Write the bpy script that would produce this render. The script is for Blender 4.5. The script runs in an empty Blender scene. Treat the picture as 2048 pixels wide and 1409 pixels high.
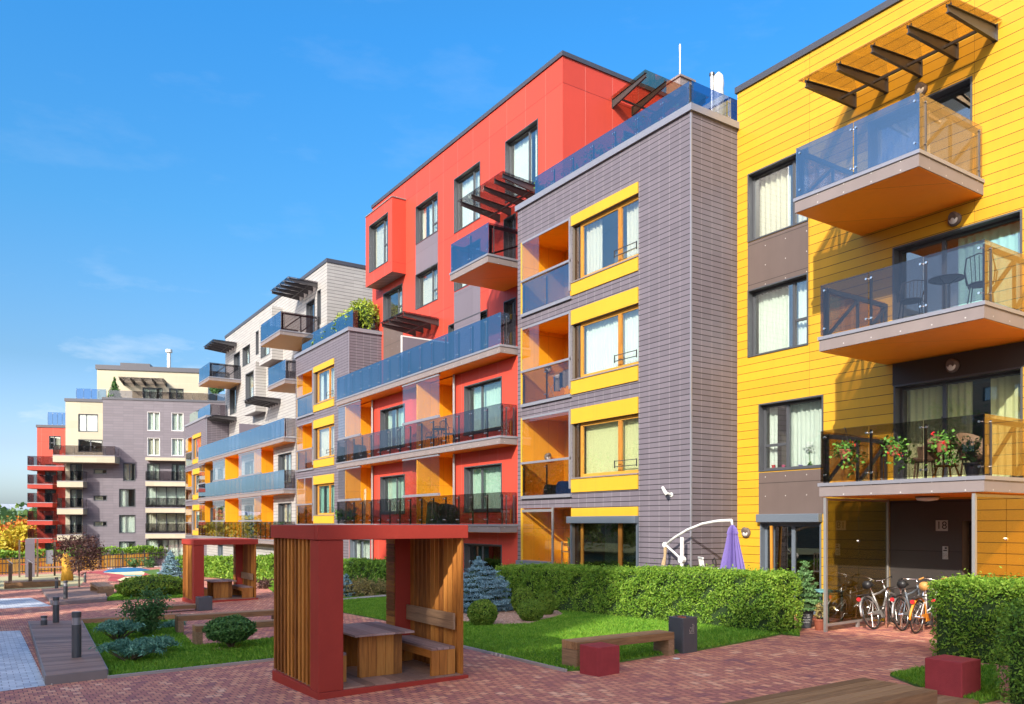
import bpy, bmesh, math, random
import numpy as np
from mathutils import Vector, Matrix
R = math.radians
random.seed(7)
rng = np.random.default_rng(7)
scene = bpy.context.scene
COL = scene.collection

# ------------------------------------------------------------------ measuring
# Camera stands at the origin of the plan, 2.5 m above the paving; +Y runs along
# the street, +X into the buildings.  These turn a measured sight line into metres.
FOC, CX, HY, TH, H = 1593.0, 1024.0, 1047.0, R(33.74), 2.5
sT, cT = math.sin(TH), math.cos(TH)
def ray(px, py=0):
    p = px - CX
    return (FOC*sT + p*cT, FOC*cT - p*sT, HY - py)
def yx(px, X): d = ray(px); return X*d[1]/d[0]
def zx(px, py, X): d = ray(px, py); return H + X*d[2]/d[0]
def xy(px, Y): d = ray(px); return Y*d[0]/d[1]
def zy(px, py, Y): d = ray(px, py); return H + Y*d[2]/d[1]
def clamp(v, a, b): return max(a, min(b, v))
def G(x, y): return -.031*(clamp(y, -30, 105)-11) + .02*(clamp(x, -14, 26)-4)
def pg(px, py, dz=0.0):
    d = ray(px, py); t = .01
    for _ in range(60):
        z = G(d[0]*t, d[1]*t) + dz
        t = .5*t + .5*max(.0005, min(.4, (H - z)/max(1e-3, -d[2])))
    return (d[0]*t, d[1]*t, H + d[2]*t)

# ------------------------------------------------------------------ mesh helpers
class Fr:
    """a facade frame: a runs along the wall, d out of it, z up"""
    def __init__(s, o, u, n): s.o, s.u, s.n = Vector(o), Vector(u).normalized(), Vector(n).normalized()
    def p(s, a, d, z): return s.o + s.u*a + s.n*d + Vector((0, 0, z))
def front(X): return Fr((X, 0, 0), (0, 1, 0), (-1, 0, 0))
def side(Y): return Fr((0, Y, 0), (1, 0, 0), (0, -1, 0))
ORG = {}
class MB:
    def __init__(s, fr=None): s.v, s.f, s.m, s.fr = [], [], [], fr
    def pt(s, a, d, z): return tuple(s.fr.p(a, d, z)) if s.fr else (a, d, z)
    def hexa(s, P, m=0):
        b = len(s.v); s.v += [tuple(p) for p in P]
        for q in ((0,3,2,1),(4,5,6,7),(0,1,5,4),(1,2,6,5),(2,3,7,6),(3,0,4,7)):
            s.f.append(tuple(b+i for i in q)); s.m.append(m)
    def box(s, a0, a1, d0, d1, z0, z1, m=0):
        s.hexa([s.pt(*q) for q in ((a0,d0,z0),(a1,d0,z0),(a1,d1,z0),(a0,d1,z0),(a0,d0,z1),(a1,d0,z1),(a1,d1,z1),(a0,d1,z1))], m)
    def quad(s, *P, m=0):
        b = len(s.v); s.v += [s.pt(*p) for p in P]; s.f.append(tuple(range(b, b+len(P)))); s.m.append(m)
    def beam(s, p, q, w, h, m=0, up=(0, 0, 1)):
        p, q = Vector(p), Vector(q); d = (q-p).normalized(); u = Vector(up)
        if abs(d.dot(u)) > .98: u = Vector((1, 0, 0))
        r = d.cross(u).normalized(); u = r.cross(d)
        s.hexa([p-r*w/2-u*h/2, p+r*w/2-u*h/2, p+r*w/2+u*h/2, p-r*w/2+u*h/2,
                q-r*w/2-u*h/2, q+r*w/2-u*h/2, q+r*w/2+u*h/2, q-r*w/2+u*h/2], m)
    def fbeam(s, p, q, w, h, m=0): s.beam(s.pt(*p), s.pt(*q), w, h, m)
    def tube(s, pts, r, n=8, m=0, caps=True):
        pts = [Vector(p) for p in pts]; rs = r if isinstance(r, (list, tuple)) else [r]*len(pts)
        b = len(s.v); prev = None
        for i, p in enumerate(pts):
            t = (pts[min(i+1, len(pts)-1)] - pts[max(i-1, 0)]).normalized()
            if prev is None:
                a = Vector((0, 0, 1)) if abs(t.z) < .9 else Vector((1, 0, 0))
                x = t.cross(a).normalized()
            else: x = (prev - t*prev.dot(t)).normalized()
            prev = x; y = t.cross(x)
            for k in range(n):
                g = 2*math.pi*k/n; s.v.append(tuple(p + (x*math.cos(g)+y*math.sin(g))*rs[i]))
        for i in range(len(pts)-1):
            for k in range(n):
                s.f.append((b+i*n+k, b+i*n+(k+1)%n, b+(i+1)*n+(k+1)%n, b+(i+1)*n+k)); s.m.append(m)
        if caps:
            s.f.append(tuple(b+k for k in range(n))[::-1]); s.m.append(m)
            e = b+(len(pts)-1)*n; s.f.append(tuple(e+k for k in range(n))); s.m.append(m)
    def lathe(s, c, prof, n=16, m=0, sx=1, sy=1):
        b = len(s.v)
        for r, z in prof:
            for k in range(n):
                g = 2*math.pi*k/n; s.v.append((c[0]+r*math.cos(g)*sx, c[1]+r*math.sin(g)*sy, c[2]+z))
        for i in range(len(prof)-1):
            for k in range(n):
                s.f.append((b+i*n+k, b+i*n+(k+1)%n, b+(i+1)*n+(k+1)%n, b+(i+1)*n+k)); s.m.append(m)
        s.f.append(tuple(b+k for k in range(n))[::-1]); s.m.append(m)
        e = b+(len(prof)-1)*n; s.f.append(tuple(e+k for k in range(n))); s.m.append(m)
    def disc(s, c, axis, r, th, n=12, m=0):
        c, a = Vector(c), Vector(axis).normalized(); s.tube([c-a*th/2, c+a*th/2], r, n, m)
    def torus(s, c, axis, Rr, r, n=28, k=6, m=0):
        c, a = Vector(c), Vector(axis).normalized()
        x = a.cross(Vector((0, 0, 1))); x = x.normalized() if x.length > .1 else Vector((1, 0, 0)); y = a.cross(x)
        b = len(s.v)
        for i in range(n):
            g = 2*math.pi*i/n; e = x*math.cos(g)+y*math.sin(g)
            for j in range(k):
                h = 2*math.pi*j/k; s.v.append(tuple(c + e*(Rr+r*math.cos(h)) + a*r*math.sin(h)))
        for i in range(n):
            for j in range(k):
                s.f.append((b+i*k+j, b+i*k+(j+1)%k, b+((i+1)%n)*k+(j+1)%k, b+((i+1)%n)*k+j)); s.m.append(m)
    def build(s, name, mats, parent=None, smooth=False, bevel=0, fix=True):
        mats = mats if isinstance(mats, (list, tuple)) else [mats]
        o3 = ORG.get(parent.name, (0, 0, 0)) if parent else (0, 0, 0)
        me = bpy.data.meshes.new(name)
        me.from_pydata([(x-o3[0], y-o3[1], z-o3[2]) for x, y, z in s.v], [], s.f)
        for mt in mats: me.materials.append(mt)
        me.polygons.foreach_set('material_index', s.m)
        if fix:
            bm = bmesh.new(); bm.from_mesh(me); bmesh.ops.recalc_face_normals(bm, faces=bm.faces); bm.to_mesh(me); bm.free()
        if smooth: me.polygons.foreach_set('use_smooth', [True]*len(me.polygons))
        me.update()
        o = bpy.data.objects.new(name, me); COL.objects.link(o)
        if parent: o.parent = parent
        ORG[o.name] = o3
        if bevel:
            b = o.modifiers.new('bevel', 'BEVEL'); b.width = bevel; b.segments = 2; b.limit_method = 'ANGLE'
        return o
def tag(o, label=None, cat=None, group=None, kind=None):
    for k, v in (('label', label), ('category', cat), ('group', group), ('kind', kind)):
        if v: o[k] = v
    return o
def thing(name, label, cat, loc=(0, 0, 0), rz=0, group=None):
    o = bpy.data.objects.new(name, None); COL.objects.link(o); o.empty_display_size = .2
    o.location = loc; o.rotation_euler = (0, 0, rz)
    ORG[o.name] = tuple(loc) if rz == 0 else (0, 0, 0)
    return tag(o, label, cat, group)
def local(name, label, cat, group=None):           # a thing whose parts are written about its own base point
    o = thing(name, label, cat, (0, 0, 0), 0, group); return o
def put(o, loc, rz=0, sc=1):
    o.location = loc; o.rotation_euler = (0, 0, rz); o.scale = (sc, sc, sc); return o
def dup(root, loc, rz=0, label=None, sc=1):
    def cp(o, par):
        c = o.copy(); COL.objects.link(c)
        if par: c.parent = par
        for ch in o.children: cp(ch, c)
        return c
    r = cp(root, None)
    r.location = loc; r.rotation_euler = (0, 0, rz); r.scale = (sc, sc, sc)
    if label: r['label'] = label
    return r
def mesh_np(name, V, Fq, mats, parent=None, mi=None):
    k = Fq.shape[1]; me = bpy.data.meshes.new(name)
    o3 = np.array(ORG.get(parent.name, (0, 0, 0)) if parent else (0, 0, 0))
    V = V - o3
    me.vertices.add(len(V)); me.vertices.foreach_set('co', V.astype(np.float32).ravel())
    me.loops.add(Fq.size); me.loops.foreach_set('vertex_index', Fq.astype(np.int32).ravel())
    me.polygons.add(len(Fq)); me.polygons.foreach_set('loop_start', np.arange(0, Fq.size, k, dtype=np.int32))
    for m in (mats if isinstance(mats, (list, tuple)) else [mats]): me.materials.append(m)
    if mi is not None: me.polygons.foreach_set('material_index', mi.astype(np.int32))
    me.update(calc_edges=True); me.validate()
    o = bpy.data.objects.new(name, me); COL.objects.link(o)
    if parent: o.parent = parent
    ORG[o.name] = tuple(o3)
    return o

# ------------------------------------------------------------------ materials
class NT:
    def __init__(s, name):
        s.mat = bpy.data.materials.new(name); s.mat.use_nodes = True; s.t = s.mat.node_tree; s.t.nodes.clear()
        s.out = s.n('ShaderNodeOutputMaterial')
    def n(s, ty, **kw):
        nd = s.t.nodes.new(ty)
        for k, v in kw.items(): setattr(nd, k, v)
        return nd
    def l(s, a, b): s.t.links.new(a, b)
    def val(s, sock, v):
        if hasattr(v, 'is_output'): s.l(v, sock)
        else: sock.default_value = v
    def math(s, op, a, b=None, c=None):
        nd = s.n('ShaderNodeMath', operation=op); s.val(nd.inputs[0], a)
        if b is not None: s.val(nd.inputs[1], b)
        if c is not None: s.val(nd.inputs[2], c)
        return nd.outputs[0]
    def mix(s, f, a, b, mode='MIX'):
        nd = s.n('ShaderNodeMix', data_type='RGBA', blend_type=mode)
        s.val(nd.inputs[0], f); s.val(nd.inputs[6], a if hasattr(a, 'is_output') else (*a, 1)[:4]); s.val(nd.inputs[7], b if hasattr(b, 'is_output') else (*b, 1)[:4])
        return nd.outputs[2]
    def ramp(s, f, stops, interp='LINEAR'):
        nd = s.n('ShaderNodeValToRGB'); cr = nd.color_ramp; cr.interpolation = interp
        while len(cr.elements) < len(stops): cr.elements.new(.5)
        for e, (p, c) in zip(cr.elements, stops): e.position = p; e.color = (*c, 1)
        s.val(nd.inputs[0], f); return nd.outputs[0]
    def noise(s, vec, scale, det=3, rough=.55):
        nd = s.n('ShaderNodeTexNoise'); nd.inputs['Scale'].default_value = scale; nd.inputs['Detail'].default_value = det
        nd.inputs['Roughness'].default_value = rough
        if vec is not None: s.l(vec, nd.inputs['Vector'])
        return nd.outputs['Fac']
    def obj(s): return s.n('ShaderNodeTexCoord').outputs['Object']
    def pos(s): return s.n('ShaderNodeNewGeometry').outputs['Position']
    def scale(s, vec, v):
        nd = s.n('ShaderNodeMapping'); nd.inputs['Scale'].default_value = v; s.l(vec, nd.inputs['Vector']); return nd.outputs[0]
    def bsdf(s, col, rough=.6, spec=.5, metal=0, bump=None, bs=.2, bd=.01, coat=0):
        b = s.n('ShaderNodeBsdfPrincipled')
        s.val(b.inputs['Base Color'], col if hasattr(col, 'is_output') else (*col, 1)); s.val(b.inputs['Roughness'], rough)
        b.inputs['Specular IOR Level'].default_value = spec; b.inputs['Metallic'].default_value = metal
        b.inputs['Coat Weight'].default_value = coat
        if bump is not None:
            bn = s.n('ShaderNodeBump'); bn.inputs['Strength'].default_value = bs; bn.inputs['Distance'].default_value = bd
            s.l(bump, bn.inputs['Height']); s.l(bn.outputs[0], b.inputs['Normal'])
        s.l(b.outputs[0], s.out.inputs[0]); return s.mat
def plain(name, col, rough=.55, spec=.4, metal=0, var=.12, nscale=3, bump=.05, coat=0):
    t = NT(name); v = t.obj(); n = t.noise(v, nscale, 4); n2 = t.noise(v, nscale*14, 2)
    f = t.math('ADD', t.math('MULTIPLY', n, .7), t.math('MULTIPLY', n2, .3))
    c = t.mix(f, tuple(x*(1-var) for x in col), tuple(min(1, x*(1+var)) for x in col))
    return t.bsdf(c, rough, spec, metal, n2, bump, .005, coat)
def clad(name, col, hs, vs, hcol, vcol, hw=.008, vw=.006, zo=0, uo=0, var=.1, rough=.5, bump=.5, panelvar=.08, streak=.16):
    """panels with horizontal and vertical joints, measured in metres on the wall"""
    t = NT(name); v = t.obj(); sp = t.n('ShaderNodeSeparateXYZ'); t.l(v, sp.inputs[0])
    u = t.math('ADD', t.math('ADD', sp.outputs[0], sp.outputs[1]), uo+400*vs); z = t.math('ADD', sp.outputs[2], zo+200*hs)
    row = t.math('FLOOR', t.math('DIVIDE', z, hs)); colm = t.math('FLOOR', t.math('DIVIDE', u, vs))
    zf = t.math('MULTIPLY', t.math('FRACT', t.math('DIVIDE', z, hs)), hs)
    uf = t.math('MULTIPLY', t.math('FRACT', t.math('DIVIDE', u, vs)), vs)
    mh = t.math('LESS_THAN', zf, hw); mv = t.math('LESS_THAN', uf, vw)
    cb = t.n('ShaderNodeCombineXYZ'); t.l(row, cb.inputs[0]); t.l(colm, cb.inputs[1])
    wn = t.n('ShaderNodeTexWhiteNoise', noise_dimensions='2D'); t.l(cb.outputs[0], wn.inputs['Vector'])
    n = t.noise(v, 1.2, 4); n2 = t.noise(t.scale(v, (1, 1, .25)), 9, 3)
    f = t.math('ADD', t.math('MULTIPLY', n, .6), t.math('MULTIPLY', n2, .4))
    c = t.mix(f, tuple(x*(1-var) for x in col), tuple(min(1, x*(1+var)) for x in col))
    g = t.math('ADD', 1-panelvar, t.math('MULTIPLY', wn.outputs['Value'], 2*panelvar))
    gc = t.n('ShaderNodeCombineXYZ'); [t.l(g, gc.inputs[i]) for i in range(3)]
    c = t.mix(1.0, c, gc.outputs[0], 'MULTIPLY')
    sn = t.noise(t.scale(v, (2.6, 2.6, .16)), 1.0, 5, .6); sm = t.n('ShaderNodeMapRange'); sm.inputs[1].default_value = .52; sm.inputs[2].default_value = .78; sm.inputs[4].default_value = streak
    t.l(sn, sm.inputs[0]); c = t.mix(sm.outputs[0], c, tuple(x*.55+.02 for x in col))
    c = t.mix(mv, c, vcol); c = t.mix(mh, c, hcol)
    hgt = t.math('SUBTRACT', 1, t.math('MAXIMUM', mh, mv))
    rr = t.math('ADD', rough-.08, t.math('MULTIPLY', n, .16))
    return t.bsdf(c, rr, .35, 0, hgt, bump, .01)
def riveted(name, col, sx, sz, rough=.5, hs=0):
    t = NT(name); v = t.obj(); sp = t.n('ShaderNodeSeparateXYZ'); t.l(v, sp.inputs[0])
    u = t.math('ADD', t.math('ADD', sp.outputs[0], sp.outputs[1]), 300*sx); z = t.math('ADD', sp.outputs[2], 200*sz+sz*.5)
    fu = t.math('SUBTRACT', t.math('MULTIPLY', t.math('FRACT', t.math('DIVIDE', u, sx)), sx), sx/2); fz = t.math('SUBTRACT', t.math('MULTIPLY', t.math('FRACT', t.math('DIVIDE', z, sz)), sz), sz/2)
    d = t.math('SQRT', t.math('ADD', t.math('MULTIPLY', fu, fu), t.math('MULTIPLY', fz, fz))); rv = t.math('LESS_THAN', d, .013)
    n = t.noise(v, 1.6, 5); st = t.noise(t.scale(v, (2.5, 2.5, .2)), 1.3, 4)
    f = t.math('ADD', t.math('MULTIPLY', n, .6), t.math('MULTIPLY', st, .5))
    c = t.mix(f, tuple(x*.78 for x in col), tuple(min(1, x*1.2) for x in col)); c = t.mix(rv, c, (.5, .48, .46))
    if hs:
        zf = t.math('FRACT', t.math('DIVIDE', t.math('ADD', z, hs*.35), hs)); m = t.math('LESS_THAN', zf, .014/hs); c = t.mix(m, c, tuple(x*.25 for x in col))
    return t.bsdf(c, rough, .4, 0, n, .05, .004)
def glass(name, tint, f0=.06, refl=(.95, .97, 1), gain=1.0, rough=0.0):
    t = NT(name); g = t.n('ShaderNodeNewGeometry'); d = t.n('ShaderNodeVectorMath', operation='DOT_PRODUCT')
    t.l(g.outputs['Normal'], d.inputs[0]); t.l(g.outputs['Incoming'], d.inputs[1])
    k = t.math('POWER', t.math('SUBTRACT', 1, t.math('ABSOLUTE', d.outputs['Value'])), 4)
    f = t.math('MINIMUM', t.math('ADD', f0, t.math('MULTIPLY', k, gain)), 1)
    tr = t.n('ShaderNodeBsdfTransparent'); tr.inputs[0].default_value = (*tint, 1)
    gl = t.n('ShaderNodeBsdfGlossy'); gl.inputs[0].default_value = (*refl, 1); gl.inputs['Roughness'].default_value = rough
    mx = t.n('ShaderNodeMixShader'); t.l(f, mx.inputs[0]); t.l(tr.outputs[0], mx.inputs[1]); t.l(gl.outputs[0], mx.inputs[2])
    t.l(mx.outputs[0], t.out.inputs[0]); return t.mat
def leaf(name, cols, trans=.3, rough=.55):
    t = NT(name); g = t.n('ShaderNodeNewGeometry')
    n = t.noise(g.outputs['Position'], 1.3, 3)
    f = t.math('ADD', t.math('MULTIPLY', g.outputs['Random Per Island'], .6), t.math('MULTIPLY', n, .5))
    c = t.ramp(f, [(i/(len(cols)-1), q) for i, q in enumerate(cols)])
    b = t.n('ShaderNodeBsdfPrincipled'); t.l(c, b.inputs['Base Color']); b.inputs['Roughness'].default_value = rough
    b.inputs['Specular IOR Level'].default_value = .25
    tl = t.n('ShaderNodeBsdfTranslucent'); t.l(t.mix(.5, c, (.5, .6, .08), 'MULTIPLY') if False else c, tl.inputs[0])
    mx = t.n('ShaderNodeMixShader'); mx.inputs[0].default_value = trans
    t.l(b.outputs[0], mx.inputs[1]); t.l(tl.outputs[0], mx.inputs[2]); t.l(mx.outputs[0], t.out.inputs[0]); return t.mat
def hedgeleaf(name, cols, dead=(.22, .13, .05)):
    return leaf(name, [dead]+[cols[0]]*1+cols[0:]+[cols[-1]])
def wood(name, c1, c2, c3, sc=(1, 1, 1), rough=.6):
    t = NT(name); v = t.obj(); g = t.n('ShaderNodeNewGeometry')
    ad = t.n('ShaderNodeVectorMath', operation='ADD'); t.l(t.scale(v, sc), ad.inputs[0])
    cb = t.n('ShaderNodeCombineXYZ'); [t.l(t.math('MULTIPLY', g.outputs['Random Per Island'], 31.0), cb.inputs[i]) for i in range(3)]
    t.l(cb.outputs[0], ad.inputs[1])
    n = t.noise(ad.outputs[0], 5, 6, .65)
    f = t.math('ADD', t.math('MULTIPLY', n, .75), t.math('MULTIPLY', t.math('SUBTRACT', g.outputs['Random Per Island'], .5), .45))
    c = t.ramp(f, [(.2, c1), (.45, c2), (.75, c3)])
    st = t.noise(v, .9, 4); c = t.mix(t.math('MULTIPLY', st, .35), c, tuple(x*.45 for x in c2))
    return t.bsdf(c, rough, .35, 0, n, .25, .004)
def paving(name, bw, bh, ramp, mortar, lowf=.5, ang=0, mw=.006, vw=None):
    t = NT(name); v = t.pos()
    mp = t.n('ShaderNodeMapping'); mp.inputs['Rotation'].default_value = (0, 0, ang); mp.inputs['Location'].default_value = (200, 200, 0); t.l(v, mp.inputs[0])
    sp = t.n('ShaderNodeSeparateXYZ'); t.l(mp.outputs[0], sp.inputs[0])
    row = t.math('FLOOR', t.math('DIVIDE', sp.outputs[1], bh))
    xo = t.math('ADD', sp.outputs[0], t.math('MULTIPLY', t.math('MODULO', row, 2), bw/2))
    c0 = t.math('FLOOR', t.math('DIVIDE', xo, bw))
    fx = t.math('MULTIPLY', t.math('FRACT', t.math('DIVIDE', xo, bw)), bw); fy = t.math('MULTIPLY', t.math('FRACT', t.math('DIVIDE', sp.outputs[1], bh)), bh)
    m = t.math('MAXIMUM', t.math('LESS_THAN', fx, vw or mw), t.math('LESS_THAN', fy, mw))
    cb = t.n('ShaderNodeCombineXYZ'); t.l(row, cb.inputs[0]); t.l(c0, cb.inputs[1])
    wn = t.n('ShaderNodeTexWhiteNoise', noise_dimensions='2D'); t.l(cb.outputs[0], wn.inputs['Vector'])
    lo = t.noise(v, .8, 4, .6); fine = t.noise(v, 60, 2)
    f = t.math('ADD', t.math('MULTIPLY', wn.outputs['Value'], 1-lowf), t.math('MULTIPLY', t.math('ADD', t.math('MULTIPLY', t.math('SUBTRACT', lo, .5), 2.2), .5), lowf))
    f = t.math('ADD', f, t.math('MULTIPLY', t.math('SUBTRACT', fine, .5), .12))
    c = t.ramp(f, ramp); c = t.mix(m, c, mortar)
    hgt = t.math('SUBTRACT', 1, m)
    return t.bsdf(c, .75, .3, 0, t.math('ADD', hgt, t.math('MULTIPLY', fine, .2)), .6, .006)

M = {}
M['yellow'] = clad('yellow_board', (.535, .302, .019), .2185, 3.9, (.06, .03, .008), (.30, .16, .015), .013, .010, zo=.06, uo=-1.3, var=.08, panelvar=.07, streak=.22)
M['yellow_plain'] = clad('yellow_laminate', (.55, .32, .022), 8.0, 1.25, (.3, .2, .02), (.5, .3, .02), .006, .006, var=.05, panelvar=.03)
M['amber'] = clad('amber_laminate', (.80, .36, .018), 2.2, .62, (.2, .09, .01), (.3, .14, .01), .006, .006, var=.12, panelvar=.05)
M['tile'] = clad('grey_tile', (.146, .127, .152), .1425, .385, (.010, .009, .010), (.30, .28, .30), .019, .009, var=.10, panelvar=.07, bump=.15)
M['ltile'] = clad('pale_tile', (.36, .35, .34), .2, .6, (.075, .07, .07), (.33, .31, .29), .02, .01, var=.08, panelvar=.07)
M['red'] = clad('red_panel', (.49, .055, .032), 3.02, 1.27, (.16, .012, .01), (.56, .18, .15), .014, .012, zo=-.15, var=.08, panelvar=.06)
M['cream'] = clad('cream_panel', (.385, .35, .26), .9, 2.3, (.42, .38, .28), (.42, .38, .28), .02, .02, var=.05)
M['ftile'] = clad('far_grey_tile', (.145, .130, .152), .3, 1.1, (.10, .09, .11), (.12, .11, .13), .03, .03, var=.08)
M['brownpan'] = riveted('umber_panel', (.115, .086, .078), .62, .5, hs=1.05)
M['greypan'] = clad('slate_panel', (.155, .135, .165), 1.4, 30, (.08, .07, .08), (.1, .1, .1), .008, .005, var=.05)
M['darkpan'] = clad('charcoal_panel', (.042, .036, .034), 1.05, 30, (.012, .01, .01), (.02, .02, .02), .012, .005, zo=.4, var=.1)
M['fascia'] = riveted('fascia', (.205, .172, .168), .6, .17)
M['capping'] = plain('capping', (.29, .29, .33), .35, .5, .4)
M['coping'] = plain('coping_metal', (.075, .075, .09), .4, .5, .3)
M['soffit'] = clad('orange_soffit', (.86, .27, .015), 9, 2.4, (.2, .08, .01), (.25, .1, .01), .01, .012, var=.08)
M['wsoffit'] = plain('pale_soffit', (.62, .34, .12), .6)
M['anth'] = plain('anthracite', (.075, .08, .092), .38, .5, .2, var=.06)
M['blueframe'] = plain('blue_grey_frame', (.14, .17, .21), .35, .5, .2, var=.06)
M['timber'] = wood('amber_timber', (.35, .14, .02), (.55, .25, .03), (.62, .32, .05), (6, 6, .6))
M['steel'] = plain('dark_steel', (.075, .07, .072), .4, .5, .5)
M['chrome'] = plain('stainless', (.75, .75, .76), .2, .5, 1.0, var=.03)
M['galv'] = plain('galvanised', (.42, .41, .40), .45, .5, .7)
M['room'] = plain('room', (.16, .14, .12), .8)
M['white'] = plain('white_paint', (.62, .62, .61), .4, var=.04)
M['curtain'] = plain('sheer_curtain', (.66, .70, .64), .8, .1, var=.05)
M['gcurtain'] = plain('green_curtain', (.30, .55, .45), .8, .1, var=.08)
M['ycurtain'] = plain('straw_blind', (.72, .70, .38), .7, .1, var=.05)
M['glass'] = glass('window_glass', (.93, .965, .955), .15, gain=1.0)
M['bglass'] = glass('blue_grey_glass', (.44, .48, .62), .23, (.68, .88, 1), 1.0)
M['tglass'] = glass('terrace_glass', (.55, .68, .85), .03, (.6, .8, 1), .3)
M['sglass'] = glass('smoked_glass', (.60, .57, .58), .06, (.85, .9, 1), .8)
M['cglass'] = glass('clear_glass', (.955, .965, .97), .06, (.9, .95, 1), 1.0)
M['aglass'] = glass('bronze_glass', (.80, .68, .55), .10, (.95, .9, .85), .9)
M['dglass'] = glass('dark_glass', (.50, .47, .38), .16, (.9, .9, .9), .9)
M['gred'] = plain('oxide_red_steel', (.32, .036, .024), .52, .25, var=.24, nscale=2.2)
M['gwood'] = wood('larch', (.17, .058, .012), (.42, .155, .028), (.56, .25, .055), (7, 7, .5))
M['gwoodh'] = wood('larch_flat', (.17, .058, .012), (.42, .155, .028), (.56, .25, .055), (7, .5, 7))
M['bwood'] = wood('weathered_oak', (.18, .09, .042), (.33, .18, .085), (.47, .28, .15), (.5, 7, 7))
M['bwoody'] = wood('weathered_oak_long', (.2, .12, .07), (.36, .22, .13), (.48, .31, .19), (7, .5, 7))
M['deckw'] = wood('grey_deck', (.2, .115, .085), (.34, .205, .155), (.46, .29, .22), (.5, 6, 6))
M['tabletop'] = wood('table_grey', (.2, .12, .11), (.34, .22, .2), (.46, .33, .3), (7, .5, 7))
M['cube'] = plain('red_concrete', (.27, .034, .04), .85, .3, var=.34, nscale=7, bump=.8)
M['bin'] = plain('bin_metal', (.085, .09, .105), .4, .5, .3, var=.2)
M['rubber'] = plain('rubber', (.02, .02, .02), .7)
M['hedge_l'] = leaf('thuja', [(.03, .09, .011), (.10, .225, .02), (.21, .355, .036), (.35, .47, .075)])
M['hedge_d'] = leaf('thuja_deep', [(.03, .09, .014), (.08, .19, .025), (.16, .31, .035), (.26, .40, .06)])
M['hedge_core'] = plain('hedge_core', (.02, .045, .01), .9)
M['box'] = leaf('boxwood', [(.04, .10, .012), (.10, .20, .022), (.18, .28, .035), (.28, .34, .05)])
M['spruce'] = leaf('blue_needles', [(.05, .10, .135), (.11, .21, .27), (.20, .34, .41), (.34, .49, .55)], .1)
M['juniper'] = leaf('juniper', [(.03, .11, .08), (.07, .19, .14), (.12, .28, .2), (.2, .37, .28)], .1)
M['pine'] = leaf('pine', [(.02, .07, .02), (.05, .13, .035), (.09, .2, .05), (.15, .28, .08)], .15)
M['terrpine'] = leaf('terrace_pine', [(.08, .15, .015), (.18, .27, .02), (.30, .38, .04), (.42, .48, .07)], .2)
M['rose'] = leaf('shrub_leaf', [(.03, .08, .03), (.06, .15, .05), (.10, .22, .07), (.16, .28, .1)])
M['dry'] = leaf('dry_shrub', [(.10, .10, .03), (.22, .19, .06), (.34, .27, .10), (.42, .34, .16)])
M['purple'] = leaf('purple_leaf', [(.03, .015, .015), (.07, .03, .03), (.12, .06, .05), (.18, .12, .09)])
M['maple'] = leaf('red_maple', [(.25, .05, .015), (.45, .10, .02), (.60, .22, .03), (.65, .35, .05)])
M['ylw'] = leaf('yellow_tree', [(.22, .20, .02), (.42, .36, .03), (.6, .5, .05), (.66, .6, .1)])
M['grnt'] = leaf('far_green', [(.05, .10, .04), (.09, .16, .05), (.14, .22, .06), (.2, .28, .09)])
M['geran'] = leaf('geranium', [(.03, .10, .015), (.07, .19, .03), (.12, .28, .04), (.2, .36, .06)])
M['flower'] = plain('red_petal', (.6, .015, .02), .6)
M['bark'] = plain('bark', (.12, .085, .06), .9, var=.3, nscale=9, bump=.5)
M['grassb'] = leaf('grass_blade', [(.045, .13, .012), (.10, .26, .02), (.19, .37, .03), (.32, .46, .07)], .35)
M['lawn'] = plain('lawn_soil', (.07, .15, .02), .9, var=.5, nscale=1.2)
M['terracotta'] = plain('terracotta', (.24, .07, .04), .7)
M['wicker'] = wood('wicker', (.25, .17, .09), (.48, .35, .2), (.62, .48, .3), (9, 9, 9))
M['black'] = plain('black_metal', (.02, .02, .022), .4)
M['slatepot'] = plain('slate_pot', (.05, .055, .065), .6)
M['lilac'] = plain('lilac_canvas', (.15, .11, .34), .8, var=.12, nscale=6)
M['ground'] = plain('soil', (.09, .11, .05), .95, var=.4, nscale=.3)
M['mulch'] = None
t = NT('bark_mulch'); v = t.pos(); vo = t.n('ShaderNodeTexVoronoi'); vo.inputs['Scale'].default_value = 26; t.l(v, vo.inputs['Vector'])
c = t.ramp(t.noise(vo.outputs['Color'], 3, 1), [(.25, (.18, .095, .06)), (.5, (.46, .27, .19)), (.75, (.74, .54, .42))])
M['mulch'] = t.bsdf(c, .9, .2, 0, vo.outputs['Distance'], .8, .02)
M['brick'] = paving('red_pavers', .125, .165, [(.03, (.22, .092, .115)), (.22, (.39, .142, .12)), (.5, (.53, .205, .14)), (.74, (.66, .30, .185)), (.97, (.84, .53, .36))], (.12, .055, .06), .4, mw=.008, vw=.014)
M['slabs'] = paving('grey_setts', .2, .2, [(.1, (.40, .44, .52)), (.5, (.52, .56, .62)), (.9, (.64, .67, .72))], (.25, .26, .3), .3, mw=.012)
M['lamphood'] = plain('lamp_hood', (.12, .095, .085), .5)
M['fir'] = leaf('pale_fir', [(.04, .11, .04), (.09, .2, .07), (.16, .3, .11), (.25, .4, .18)], .15)
M['gcurtain2'] = plain('pale_green_curtain', (.46, .62, .52), .8, .1, var=.08)
M['wcurtain'] = plain('warm_curtain', (.62, .58, .48), .8, .1, var=.08)
M['kerb'] = plain('kerb_stone', (.34, .30, .29), .8, var=.15)
M['playbeige'] = plain('play_beige', (.42, .37, .2), .9, var=.12, nscale=1)
M['playred'] = plain('play_red', (.38, .06, .07), .9)
M['playcream'] = plain('play_cream', (.68, .60, .36), .9)
M['playblue'] = plain('play_blue', (.015, .13, .28), .85)
M['playaqua'] = plain('play_aqua', (.14, .34, .34), .8)
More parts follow.
